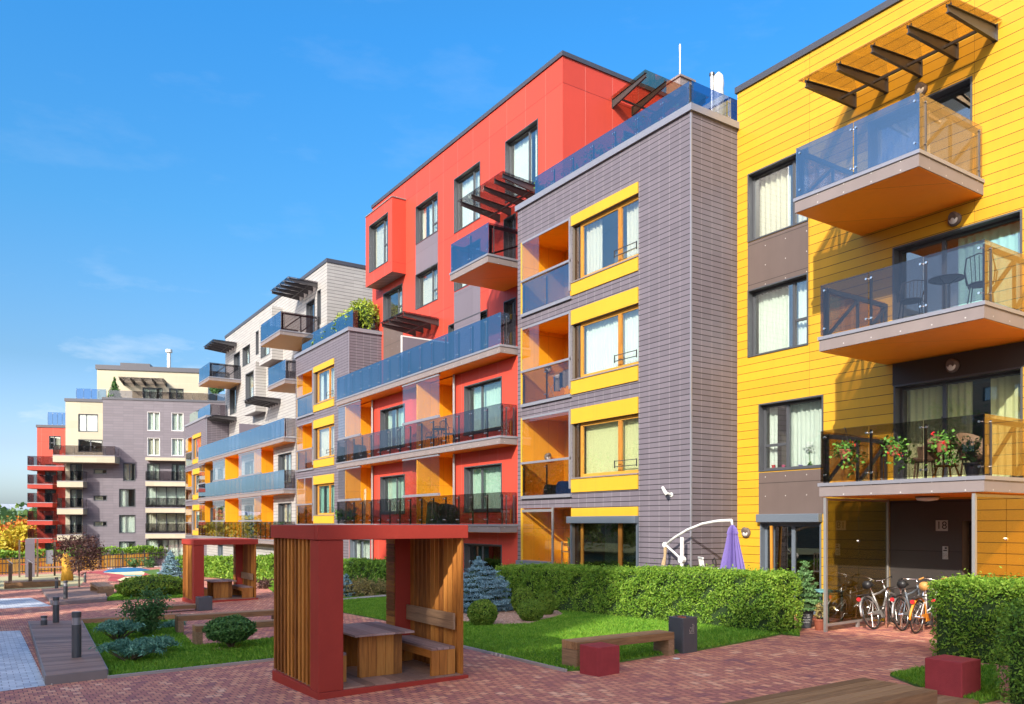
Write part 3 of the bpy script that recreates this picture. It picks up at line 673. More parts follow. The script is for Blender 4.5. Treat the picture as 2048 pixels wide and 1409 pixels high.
# projecting bay
bay = MB(); YB0, YB1, XB = 34.5, 37.6, 16.22
holed(bay, front(XB), YB0, YB1, 14.42, 17.95, [(yx(776.4, XB), yx(738.7, XB), 15.02, 17.38, .65, 1)])
bay.quad((XB, YB0, 14.42), (X1, YB0, 14.42), (X1, YB0, 17.95), (XB, YB0, 17.95)); bay.quad((XB, YB1, 14.42), (XB, YB1, 17.95), (X1, YB1, 17.95), (X1, YB1, 14.42))
bay.quad((XB, YB0, 17.95), (X1, YB0, 17.95), (X1, YB1, 17.95), (XB, YB1, 17.95)); bay.quad((XB, YB0, 14.42), (XB, YB1, 14.42), (X1, YB1, 14.42), (X1, YB0, 14.42), m=2)
bay.box(XB-.03, X1, YB0-.03, YB1+.03, 17.952, 18.0, 2)
by = bay.build('bay', [M['red'], M['room'], M['fascia']], rb_, fix=False)
window(by, front(XB), yx(776.4, XB), yx(738.7, XB), 15.02, 17.38, mull=(.35,), trans=((0, .42),), curt='full')
# lower flush part with recesses
REC = [(26.75, 28.75), (34.4, 36.3)]
fh = []
for k, (sz, wt, wb) in enumerate(((2.47, 4.62, 2.95), (5.45, 7.66, 5.85))):
    for a0, a1 in REC: fh.append((a0, a1, sz+.01, sz+2.72, 1.2, 2))
    wset(rb_, XL, [(929, 1004, wt, wb, dict(mull=(.62,), curt='full', cm='gcurtain2')), (761, 810, wt, wb, dict(mull=(.45,), curt='full', cm='gcurtain2'))], fh, sillm='anth')
wset(rb_, XL, [(929, 1004, 1.75, .1, dict(mull=(.6,), curt='none', gl='dglass')), (700, 741, 1.75, -.55, dict(mull=(.55,), curt='full', fm='blueframe'))], fh)
mb = MB(); holed(mb, fL, 22.38, 37.26, -1.6, 8.2, fh); mb.quad((XL, 22.38, -1.6), (X1, 22.38, -1.6), (X1, 22.38, 8.2), (XL, 22.38, 8.2))
mb.build('lower_wall', [M['red'], M['room'], M['amber']], rb_, fix=False)
def long_balconies(par, fr, dep, a0, a1, zs, n, roofdep, gms, ends=True, gl=()):
    for k, sz in enumerate(zs):
        d0 = -(roofdep) if k == len(zs)-1 else 0
        balcony(par, fr, a0, a1, dep, sz, .28, 1.08, n, gms[k], 'sglass', (1, 0), fdep0=d0 if d0 else 0.0)
    for k, sz in enumerate(zs[:-1]):
        for g0, g1 in gl:
            b = MB(fr); zt = zs[k+1]-.28; b.box(g0, g1, dep-.13, dep-.05, sz+1.09, sz+1.19); lg = b.build('loggia_glazing', M['capping'], par); b = MB(fr); b.box(g0, g1, dep-.13, dep-.05, zt-.09, zt-.015); b.build('track', M['capping'], lg)
            nn = max(3, int((g1-g0)/.6)); w = (g1-g0)/nn
            for j in range(nn):
                p = MB(fr); p.box(g0+j*w+.005, g0+(j+1)*w-.005, dep-.095, dep-.085, sz+1.19, zt-.09); p.build('glass_panel', M['cglass'], lg)
long_balconies(rb_, fL, .7, 22.42, 37.2, Sz, 15, 1.74, ['sglass', 'sglass', 'bglass'], gl=((26.84, 30.0), (34.4, 37.15)))
for a0, a1 in REC:                                       # amber fins and rain pipes at each recess
    for k in (0, 1):
        b = MB(fL); b.box(a1-.001, a1+.06, .001, .58, Sz[k]+.01, Sz[k+1]-.3); b.build('partition', M['amber'], rb_)
    b = MB(); b.tube([(XL-.09, a0-.12, .2), (XL-.09, a0-.12, 8.2)], .05, 8); b.build('rain_pipe', M['galv'], rb_)
# terrace level pieces
balcony(rb_, fX, 23.3, 25.95, 2.38, 11.81, .29, 1.08, 2, 'bglass', 'sglass', truss=1)
Ys = [yx(p, X1) for p in (999, 1021, 1047, 1069, 1086)]
awning(rb_, fX, Ys, 1.75, 14.6, 14.72, .28, .13, 'sglass')
awning(rb_, fX, [yx(p, X1) for p in (831, 846, 861, 877)], 1.7, 11.55, 11.6, .28, .13, 'sglass')
awning(rb_, side(22.17), [19.24, 20.2, 21.2, 22.2], 1.75, 18.0, 18.15, .32, .14, 'aglass')
b = MB(side(30.27)); b.box(14.7, 16.9, -.02, .02, 8.56, 10.3); ps = b.build('privacy_screen', M['lilac'] if False else M['greypan'], rb_)
b = MB(side(30.27)); b.box(14.64, 14.7, -.03, .03, 8.55, 10.36); b.box(14.7, 16.9, -.03, .03, 10.3, 10.36); b.build('screen_frame', M['white'], ps)
# roof extras
t = thing('lightning_rod', 'thin white lightning rod mast on the roof behind the grey block terrace', 'mast', (21.5, 21, 18.6))
c = Vector((xy(1360, 24), 24, zy(1360, 168, 24))); hz = zy(1360, 88, 24)-c.z
b = MB(); b.tube([c, c+Vector((0, 0, hz*.75)), c+Vector((0, 0, hz*.92))], [.035, .03, .045], 8); b.build('mast', M['white'], t); b = MB(); b.tube([c+Vector((0, 0, hz*.9)), c+Vector((0, 0, hz*.95)), c+Vector((0, 0, hz))], [.02, .05, .01], 8); b.build('tip', M['white'], t)
b = MB(); b.box(c.x-.4, c.x+.4, 23.6, 24.4, 18.8, c.z-.001); b.box(c.x-.46, c.x+.46, 23.54, 24.46, c.z, c.z+.08); b.build('roof_box', M['fascia'], rb_)
t = thing('flue', 'slim grey flue pipe beside the folded white parasol on the roof terrace', 'flue', (XG+1.6, 15.6, tz1))
c = (xy(1424, 15.7), 15.7); b = MB(); b.tube([(*c, tz1-.1), (*c, zy(1424, 152, 15.7))], .055, 10); b.build('pipe', M['galv'], t); b = MB(); b.tube([(*c, zy(1424, 152, 15.7)), (*c, zy(1424, 147, 15.7))], .075, 10); b.build('cap', M['steel'], t)
t = thing('folded_parasol', 'folded white parasol standing on the grey block roof terrace', 'parasol', (17.3, 15.6, tz1-.1))
c = (xy(1437, 15.6), 15.6); z0, z1 = tz1-.1, zy(1437, 145, 15.6); b = MB(); b.tube([(*c, z0), (*c, z1)], .03, 8); b.build('pole', M['white'], t)
b = MB(); b.lathe((*c, z0+.6), [(.16, 0), (.19, .5), (.14, (z1-z0-.6)*.7), (.16, (z1-z0-.6)*.78), (.13, (z1-z0-.6)*.93), (.03, z1-z0-.6)], 12); b.build('canopy', M['white'], t, smooth=True)

# ================================================================== PALE GREY BUILDING
lg = thing('apartment_building', 'pale grey shingled apartment building with projecting bays beyond the red one', 'building', (15.3, 56, G(15.3, 56)))
fh = []
wset(lg, X1, [(485.5, 500, 16.05, 14.6, dict()), (512, 517.5, 16.6, 14.9, dict(mull=(), curt='none')), (635, 642, 16.5, 14.4, dict(mull=(), curt='none')), (613, 630, 16.2, 13.85, dict(curt='right')),
               (460, 473, 13.4, 11.3, dict()), (583, 600, 7.2, 5.0, dict(curt='full', room=.8)), (468, 480, 16.0, 13.8, dict(curt='none'))], fh, mull=(.4,))
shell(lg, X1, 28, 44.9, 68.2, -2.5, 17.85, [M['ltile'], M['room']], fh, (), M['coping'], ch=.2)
for (y0, y1, z0, z1, pa, pb, w0, w1) in ((53.1, 56.05, 13.47, 17.0, 541, 521, 13.9, 16.1), (56.9, 59.84, 10.42, 13.95, 507, 490.5, 11.0, 13.4)):
    bay = MB(); XB = 16.2; a0, a1 = y0+.45, y1-.45
    holed(bay, front(XB), y0, y1, z0, z1, [(a0, a1, w0, w1, .65, 1)])
    bay.quad((XB, y0, z0), (X1, y0, z0), (X1, y0, z1), (XB, y0, z1)); bay.quad((XB, y1, z0), (XB, y1, z1), (X1, y1, z1), (X1, y1, z0))
    bay.quad((XB, y0, z1), (X1, y0, z1), (X1, y1, z1), (XB, y1, z1)); bay.quad((XB, y0, z0), (XB, y1, z0), (X1, y1, z0), (X1, y0, z0), m=2)
    bw = bay.build('bay', [M['ltile'], M['room'], M['fascia']], lg, fix=False); window(bw, front(XB), a0, a1, w0, w1, mull=(.3,), curt='full')
for (a0, a1, zt) in ((46.06, 50.0, 13.79), (45.2, 48.5, 10.82), (63.4, 66.9, 13.72)):
    balcony(lg, fX, a0, a1, 2.4, zt, .28, 1.08, 3, 'bglass', 'sglass', soff='wsoffit', truss=2)
for (a0, a1, zt) in ((46.5, 49.8, 17.0), (64.7, 67.8, 16.8), (53.6, 56.0, 10.9), (64.7, 67.5, 10.9)):
    awning(lg, fX, [a0+(a1-a0)*k/4 for k in range(5)], 1.75, zt, zt+.02, .28, .13, 'sglass')
Lz = [1.52, 4.5, 7.48]
RECL = [(49.5, 51.6), (56.8, 58.9), (64.3, 66.2)]
fh = []
for k in (0, 1):
    for a0, a1 in RECL: fh.append((a0, a1, Lz[k]+.01, Lz[k]+2.7, 1.2, 2))
    wset(lg, XL, [(557, 583, Lz[k]+2.2, Lz[k]+.35, dict(curt='full')), (490, 506, Lz[k]+2.2, Lz[k]+.35, dict()), (436, 446, Lz[k]+2.2, Lz[k]+.35, dict()), (421, 428, Lz[k]+2.2, Lz[k]+.35, dict(mull=()))], fh, mull=(.5,))
wset(lg, XL, [(557, 583, .9, -1.3, dict()), (436, 446, .9, -1.3, dict(fm='blueframe', curt='none')), (490, 506, .9, -1.3, dict())], fh, mull=(.5,))
mb = MB(); holed(mb, fL, 45.28, 67.0, -3.2, 7.2, fh); mb.quad((XL, 45.28, -3.2), (X1, 45.28, -3.2), (X1, 45.28, 7.2), (XL, 45.28, 7.2)); mb.build('lower_wall', [M['ltile'], M['room'], M['amber']], lg, fix=False)
long_balconies(lg, fL, .7, 45.3, 66.95, Lz, 22, 1.74, ['sglass', 'bglass', 'bglass'], gl=((50.0, 55.2), (58.9, 62.4), (65.0, 66.9)))
for a0, a1 in RECL:
    for k in (0, 1):
        b = MB(fL); b.box(a1-.001, a1+.06, .001, .58, Lz[k]+.01, Lz[k+1]-.3); b.build('partition', M['amber'], lg)
b = MB(side(55.5)); b.box(14.7, 16.9, -.02, .02, 7.55, 9.3); b.build('privacy_screen', M['greypan'], lg)
# ================================================================== FAR BUILDING (turned 21 degrees)
FO = Vector((11.9, 103.7, 0)); FRZ = R(-21.4)
fd = Vector((math.cos(FRZ), math.sin(FRZ), 0)); fn = Vector((math.sin(FRZ), -math.cos(FRZ), 0))
def pf(px, py=HY, off=0):
    d = Vector(ray(px, py)); t = (FO.dot(fn)+off)/(d.x*fn.x+d.y*fn.y); P = Vector((d.x*t, d.y*t, 0))-FO
    return P.dot(fd), H+d.z*t
fF = Fr((0, 0, 0), (1, 0, 0), (0, -1, 0))
def fx(off): return Fr((0, -off, 0), (1, 0, 0), (0, -1, 0))
cg = thing('apartment_building', 'distant cream and grey apartment building with a rooftop terrace behind black railings', 'building', tuple(FO), FRZ)
def fwin(par, fr, off, px0, px1, y1, y0, holes, **kw):
    a0, z1 = pf(px0, y1, off); a1, z0 = pf(px1, y0, off)
    holes.append((a0, a1, z0, z1, 1.2, 1)); window(par, fr, a0, a1, z0, z1, **dict(dict(mull=(.5,), bar=.08, rec=.12), **kw))
hs = []
for x0, x1, y1, y0, kw in ((294.6, 320, 824, 862.5, dict(fm='white')), (343, 367, 826, 863, dict(fm='white')), (294.6, 320, 876, 912, dict(fm='white')), (343, 367, 877, 912.5, dict(fm='white')),
        (246, 271, 926.6, 963, {}), (238, 271, 978, 1015, dict(mull=(.4,), curt='right')), (238, 271, 1030, 1067, dict(mull=(.4,))), (238, 271, 1083, 1112, dict(curt='right')),
        (187, 214, 938.5, 949, dict(mull=(), curt='none')), (187, 214, 991, 1002, dict(mull=(), curt='none')), (187, 214, 1043, 1053.5, dict(mull=(), curt='none')), (187, 214, 1095, 1106, dict(mull=(), curt='none')),
        (294, 320, 927, 963, {}), (343, 370, 928, 963, {}), (292, 372, 973, 1012, dict(mull=(.25, .5, .75))), (292, 372, 1026, 1064, dict(mull=(.25, .5, .75))), (292, 372, 1079, 1118, dict(mull=(.3, .55, .8)))):
    fwin(cg, fF, 0, x0, x1, y1, y0, hs, **kw)
A0, zt = pf(205.7, 799); AL = pf(165.5)[0]; AR = A0+30; zmid = pf(205, 924)[1]
mb = MB(); holed(mb, fF, A0, AR, -5, zt, [h for h in hs if h[1] > A0]); 
holed(mb, fF, AL, A0, -5, zmid, [(h[0], min(h[1], A0-.01), *h[2:]) for h in hs if h[0] < A0])
mb.quad((A0, 0, zt), (AR, 0, zt), (AR, 12, zt), (A0, 12, zt)); mb.quad((A0, .01, zmid), (A0, 12, zmid), (A0, 12, zt), (A0, .01, zt)); mb.quad((AL, 0, -5), (AL, 12, -5), (AL, 12, zmid), (AL, 0, zmid))
mb.build('wall', [M['ftile'], M['room']], cg, fix=False)
b = MB(fF); b.box(A0-.1, AR, -.3, .08, zt, zt+.25); b.build('coping', M['coping'], cg)
# cream tower at the left
c0 = pf(131, 803, -.2)[0]; zc = pf(131, 803, -.2)[1]; hs = []
fwin(cg, fx(-.2), -.2, 156.5, 196, 828, 864.6, hs, mull=(.4,)); fwin(cg, fx(-.2), -.2, 156.5, 205, 879, 905, hs, curt='none')
for y in (928, 979, 1031, 1083): fwin(cg, fx(-.2), -.2, 140, 164, y, y+36, hs, curt='right')
mb = MB(); holed(mb, fx(-.2), c0, A0, -5, zc, hs); mb.quad((c0, .2, -5), (c0, 12, -5), (c0, 12, zc), (c0, .2, zc)); mb.quad((c0, .2, zc), (A0, .2, zc), (A0, 12, zc), (c0, 12, zc)); mb.build('cream_wall', [M['cream'], M['room']], cg, fix=False)
b = MB(fx(-.2)); b.box(c0-.1, A0, -.3, .1, zc, zc+.35); b.build('coping', M['coping'], cg)
# penthouse
p0, zp = pf(194, 739, -4); p1 = pf(416, 749, -4)[0]; hs = []
fwin(cg, fx(-4), -4, 285, 325, 775, 800, hs, mull=(.35,)); fwin(cg, fx(-4), -4, 338, 367, 777, 800, hs)
mb = MB(); holed(mb, fx(-4), p0, p1, zt, zp, hs); mb.quad((p0, 4, zt), (p0, 12, zt), (p0, 12, zp), (p0, 4, zp)); mb.quad((p1, 4, zt), (p1, 4, zp), (p1, 12, zp), (p1, 12, zt)); mb.quad((p0, 4, zp), (p1, 4, zp), (p1, 12, zp), (p0, 12, zp)); mb.build('penthouse_wall', [M['cream'], M['room']], cg, fix=False)
b = MB(fx(-4)); b.box(p0-.15, p1+.1, -.3, .15, zp, zp+.55); a = pf(236, 740, -4)[0]; b.box(a, a+3.4, -4, -1, zp+.55, zp+1.1); b.build('coping', M['coping'], cg)
fl = pf(338, 740, -5)[0]; b = MB(); b.tube([(fl, 5, zp), (fl, 5, zp+2.6)], .22, 10); b.tube([(fl, 5, zp+2.6), (fl, 5, zp+2.95)], .4, 10); b.build('flue', M['white'], cg)
aw0 = pf(248, 762, -4)[0]; aw1 = pf(333, 768, -4)[0]; za = pf(248, 763, -4)[1]
awning(cg, fx(-4), [aw0+(aw1-aw0)*k/4 for k in range(5)], 2.2, za, za+.1, .5, .2, 'sglass')
rail_run(cg, fF, pf(216)[0], AR, -.4, zt+.25, zt+1.15, 16, 'sglass'); rail_run(cg, fx(-.2), c0+1, A0+.2, -.4, zc+.35, zc+1.6, 4, 'tglass')
# balconies: cream stack, wide cream terrace, right hand stack
for y in (962, 1016.6, 1069.7):
    a0, z = pf(114, y, 1.6); a1 = pf(166, y, 1.6)[0]; balcony(cg, fF, a0, a1, 1.6, z, .7, 1.15, 3, 'sglass', 'sglass', soff='cream', fas='cream')
a0, z = pf(105.5, 910, 2.2); a1 = pf(229.6, 910, 2.2)[0]; balcony(cg, fF, a0, a1, 2.2, z, .8, 1.1, 6, 'sglass', 'sglass', soff='cream', fas='cream')
for y in (962, 1015.5, 1067):
    a0, z = pf(290.7, y, 1.2); a1 = pf(376, y, 1.2)[0]; balcony(cg, fF, a0, a1, 1.2, z, .6, 1.15, 5, 'sglass', 'sglass', soff='cream', fas='cream')
a0, z = pf(290.7, 915, 1.2); a1 = pf(372, 915, 1.2)[0]; b = MB(fF); b.box(a0, a1, 0, 1.2, z-.35, z); b.build('canopy', M['cream'], cg)
for y1, y0 in ((928, 962), (979, 1016), (1027, 1069)):
    a0, z1 = pf(116, y1, 1.5); a1, z0 = pf(166, y0, 1.5); b = MB(fF); b.box(a0, a1-.1, 1.42, 1.44, z0+1.2, z1); b.build('balcony_glazing', M['cglass'], cg)
rd = thing('apartment_building', 'distant narrow red apartment building with five stacked red balconies at far left', 'building', (FO.x, FO.y, 0), FRZ)
hs = []; o = -4
for y in (929, 979, 1031, 1083): fwin(rd, fx(o), o, 90, 112, y, y+36, hs, curt='none')
fwin(rd, fx(o), o, 98, 122, 872, 900, hs, mull=(.4,), trans=((0, .5),), curt='left')
r0, zr_ = pf(74, 855, o); r1 = pf(131, 855, o)[0]
mb = MB(); holed(mb, fx(o), r0, r1, -5, zr_, hs); mb.quad((r0, 4, -5), (r0, 14, -5), (r0, 14, zr_), (r0, 4, zr_)); mb.quad((r0, 4, zr_), (r1, 4, zr_), (r1, 14, zr_), (r0, 14, zr_)); mb.quad((r1, 4, -5), (r1, 4, zr_), (r1, 14, zr_), (r1, 14, -5)); mb.build('wall', [M['red'], M['room']], rd, fix=False)
b = MB(fx(o)); b.box(r0-.1, r1+.1, -.3, .1, zr_, zr_+.3); b.build('coping', M['coping'], rd)
rail_run(rd, fx(o), r0+1, r1, -.5, zr_+.3, zr_+1.9, 4, 'tglass')
for k, y in enumerate((931, 968, 1005, 1041, 1077)):
    a0, z = pf(54.5, y, o+2); a1 = pf(105 if k else 128, y, o+2)[0]; balcony(rd, fx(o), a0, a1, 2, z, .55, 1.1, 3, 'sglass', 'sglass', soff='red', fas='gred')

# ================================================================== GROUND AND PATHS
xs = [-700, -300, -120, -60, -14] + list(range(-8, 27, 4)) + [60, 120, 300, 800]; ys = [-200, -60, -30] + list(range(-20, 106, 5)) + [130, 200, 400, 900, 1600]
V = [(x, y, G(x, y)-.012) for y in ys for x in xs]; n = len(xs)
mb = MB(); mb.v = V; mb.f = [(j*n+i, j*n+i+1, (j+1)*n+i+1, (j+1)*n+i) for j in range(len(ys)-1) for i in range(n-1)]; mb.m = [0]*len(mb.f)
tag(mb.build('ground', M['ground'], fix=False), kind='structure')
def sheet(name, poly, mat, dz, kind='structure', th=0):
    """flat sheet following the fall of the yard; th gives it a visible edge"""
    bm = bmesh.new(); vs = [bm.verts.new((x, y, G(x, y)+dz)) for x, y in poly]; f = bm.faces.new(vs)
    if f.normal.z < 0: f.normal_flip()
    if th:
        ex = bmesh.ops.extrude_face_region(bm, geom=[f]); [setattr(v.co, 'z', v.co.z-th) for v in ex['geom'] if isinstance(v, bmesh.types.BMVert)]
        bmesh.ops.recalc_face_normals(bm, faces=bm.faces)
    me = bpy.data.meshes.new(name); bm.to_mesh(me); bm.free(); me.materials.append(M[mat])
    o = bpy.data.objects.new(name, me); COL.objects.link(o); ORG[o.name] = (0, 0, 0)
    if kind: o['kind'] = kind
    return o
P = lambda *pts: [pg(*p)[:2] for p in pts]
sheet('paving', [(-13, -20), (25.5, -20), (25.5, 104), (-13, 104)], 'brick', 0)
sheet('pavement', P((-60, 1265), (40, 1262), (93, 1372), (-60, 1392)), 'slabs', .006)
sheet('pavement', P((-60, 1200), (62, 1196), (104, 1213), (-60, 1221)), 'slabs', .006)
LA = P((921, 1294), (1132, 1343.6), (1157, 1342), (1242, 1325), (1334, 1310), (1393, 1303), (1480, 1287), (1597, 1263)) + [(13.7, 10.1), (13.7, 33)] + P((690, 1190), (640, 1206), (640, 1219), (685, 1226), (771, 1242))
LB = P((164, 1252), (214.6, 1357.6), (548, 1322), (600, 1316), (600, 1272), (548, 1279), (392, 1297), (366, 1273), (358, 1243))
LC = P((208, 1203), (285, 1199), (372, 1196), (372, 1176), (240, 1172), (233, 1188))
LD = P((511, 1158), (548, 1186), (590, 1196), (660, 1187), (660, 1166), (560, 1148), (511, 1148))
LE = P((283, 1143), (318, 1139), (320, 1148), (305, 1152))
LF = P((1780, 1353), (1850, 1340), (1990, 1335), (2000, 1400), (1960, 1409), (1871, 1390))
for i, L in enumerate((LA, LB, LC, LD, LE, LF)): sheet('lawn', L, 'lawn', .03, th=.06)
def inpoly(x, y, poly):
    ins = np.zeros(len(x), bool); n = len(poly)
    for i in range(n):
        x0, y0 = poly[i]; x1, y1 = poly[(i+1) % n]
        if y0 == y1: continue
        c = ((y0 > y) != (y1 > y)) & (x < (x1-x0)*(y-y0)/(y1-y0)+x0); ins ^= c
    return ins
def Gn(x, y): return -.031*(np.clip(y, -30, 105)-11)+.02*(np.clip(x, -14, 26)-4)
BED = P((915, 1246), (990, 1254), (1060, 1252), (1127, 1232), (1100, 1214), (1010, 1198), (925, 1198))
sheet('mulch_bed', BED, 'mulch', .045, th=.03)
GV, GF = [], []
tot = 0
for poly, dens, hh in ((LA, 1500, .06), (LB, 1300, .07), (LC, 500, .07), (LD, 500, .07), (LF, 2500, .06)):
    p = np.array(poly); lo, hi = p.min(0), p.max(0); n = int(dens*(hi-lo).prod()); x = rng.uniform(lo[0], hi[0], n); y = rng.uniform(lo[1], hi[1], n)
    k = inpoly(x, y, poly)
    if poly is LA: k &= ~inpoly(x, y, BED)
    x, y = x[k], y[k]; n = len(x); z = Gn(x, y)+.03; h = hh*rng.uniform(.5, 1.15, n)*(1+.25*np.sin(x*2.1)*np.cos(y*1.7)); a = rng.uniform(0, 6.283, n); w = .007*(1+np.hypot(x, y)/14)
    bx, by = np.cos(a)*w, np.sin(a)*w; le = rng.normal(0, .5, (n, 2))*h[:, None]
    v = np.stack([np.stack([x-bx, y-by, z], 1), np.stack([x+bx, y+by, z], 1), np.stack([x+le[:, 0], y+le[:, 1], z+h], 1)], 1).reshape(-1, 3)
    GV.append(v); GF.append(np.arange(len(v)).reshape(-1, 3)+tot); tot += len(v)
tag(mesh_np('grass', np.concatenate(GV), np.concatenate(GF), M['grassb']), kind='stuff')
# kerbs
def strip(name, pts, w, h, mat, dz=0):
    mb = MB()
    for p, q in zip(pts[:-1], pts[1:]):
        mb.beam((p[0], p[1], G(*p)+dz+h/2-.03), (q[0], q[1], G(*q)+dz+h/2-.03), w, h+.06)
    o = mb.build(name, M[mat]); o['kind'] = 'structure'; return o
strip('kerb', P((548, 1322), (380, 1340), (214.6, 1358)), .06, .05, 'kerb')
strip('kerb', P((640, 1206), (700, 1202), (775, 1195)) , .45, .09, 'kerb')
strip('kerb', P((921, 1294.5), (1025, 1319), (1132, 1344.5)), .05, .045, 'kerb')
strip('kerb', P((120, 1140), (230, 1137.5), (330, 1134)), .5, .1, 'kerb')
# playground surfaces
sheet('play_surface', P((-80, 1160), (60, 1150), (140, 1147), (172, 1158), (160, 1172), (90, 1178), (-80, 1183)), 'playbeige', .008)
sheet('play_surface', P((150, 1147), (215, 1141), (290, 1142), (305, 1158), (262, 1166), (215, 1162), (222, 1152), (190, 1147.5)), 'playred', .012)
sheet('play_surface', P((208, 1146), (236, 1141), (290, 1143), (288, 1150), (245, 1150)), 'playcream', .016)
sheet('play_surface', P((234, 1161), (250, 1154.5), (275, 1154), (262, 1161), (245, 1163)), 'playcream', .016)
sheet('play_surface', P((245, 1150.5), (285, 1151), (283, 1153.5), (250, 1153)), 'playaqua', .02)
bl = MB(); c = pg(257, 1143)
for k in range(4): pass
bl.lathe((c[0], c[1], c[2]-.1), [(2.3, 0), (1.8, .22), (1.1, .36), (.3, .42)], 24, sx=1, sy=1.6); tag(bl.build('play_mound', M['playblue'], smooth=True), 'low domed blue rubber mound on the red playground surface', 'mound')

# ================================================================== TIMBER DECKS, BENCHES, BINS, CUBES, BOLLARDS
def deck(name, label, corners, h, mat, cat='deck', grp=None, skirt=.1):
    (p0, p1, p2, p3) = [Vector((x, y, G(x, y)+h)) for x, y in corners]      # p0->p1 is the plank direction
    t = thing(name, label, cat, tuple((p0+p2)/2-Vector((0, 0, h))), 0, grp); mb = MB(); n = max(4, int((p3-p0).length/.14))
    for k in range(n):
        f0, f1 = (k+.03)/n, (k+.97)/n; a, b_, c_, d_ = p0.lerp(p3, f0), p1.lerp(p2, f0), p1.lerp(p2, f1), p0.lerp(p3, f1); dn = Vector((0, 0, -.03))
        mb.hexa([a+dn, b_+dn, c_+dn, d_+dn, a, b_, c_, d_])
    mb.build('planks', M[mat], t); s = MB(); R_ = [p0, p1, p2, p3]
    for a, b_ in zip(R_, R_[1:]+R_[:1]): s.beam(a-Vector((0, 0, h/2+.02)), b_-Vector((0, 0, h/2+.02)), .04, h+.03)
    s.build('frame', M['bwood'] if mat != 'deckw' else M['fascia'], t); return t
deck('timber_deck', 'long weathered timber ramp deck beside pale setts with two bollard lights', P((163, 1252), (58, 1253), (93, 1371), (214, 1357)), .16, 'deckw', grp='timber ramp decks')
deck('timber_deck', 'farther timber ramp deck below the purple leaved tree', P((208, 1177), (84, 1184), (105, 1212), (213, 1204)), .14, 'deckw', grp='timber ramp decks')
b = MB(); p, q = pg(163, 1249), pg(360, 1238); t = thing('timber_edging', 'low timber edging beam along the back of the left lawn', 'edging', p)
b.beam((p[0], p[1], p[2]+.08), (q[0], q[1], q[2]+.08), .3, .16); b.build('beam', M['bwood'], t)
def bench(label, x0, x1, y0, y1, h=.44, grp='timber beam benches', seat=.13, legw=.14, along='x', name='bench', n=3):
    gz = G((x0+x1)/2, (y0+y1)/2); t = thing(name, label, 'bench', ((x0+x1)/2, (y0+y1)/2, gz), 0, grp)
    mb = MB()
    for k in range(n):
        if along == 'x': mb.box(x0, x1, y0+(y1-y0)*k/n+.004, y0+(y1-y0)*(k+1)/n-.004, gz+h-seat, gz+h)
        else: mb.box(x0+(x1-x0)*k/n+.004, x0+(x1-x0)*(k+1)/n-.004, y0, y1, gz+h-seat, gz+h)
    mb.build('seat', M['bwood'] if along == 'x' else M['bwoody'], t, bevel=.006)
    for e in (0, 1):
        b = MB()
        if along == 'x': a = x0 if e == 0 else x1-legw; b.box(a+.001, a+legw-.001, y0+.003, y1-.003, gz-.1, gz+h-seat-.002)
        else: a = y0 if e == 0 else y1-legw; b.box(x0+.003, x1-.003, a+.001, a+legw-.001, gz-.1, gz+h-seat-.002)
        b.build('leg', M['bwoody'], t, bevel=.006)
    return t
bench('brown timber beam bench between the red cube and the tall grey bin', 8.06, 10.28, 10.18, 10.58)
bx = pg(368, 1272); bench('long timber beam bench on the left lawn, the back one of the pair', bx[0]-.1, bx[0]+2.5, bx[1]+.2, bx[1]+.6, .46)
bx = pg(404, 1296); bench('long timber beam bench partly behind the round mountain pine', bx[0]-.12, bx[0]+2.4, bx[1], bx[1]+.4, .46)
bx = pg(337, 1226); bench('short low timber bench left of the small black bin', bx[0]-.6, bx[0]+1.1, bx[1], bx[1]+.5, .22)
bx = pg(212, 1192); bench('short timber bench at the end of the farther ramp deck', bx[0]-.35, bx[0]+.35, bx[1], bx[1]+3.2, .5, along='y')
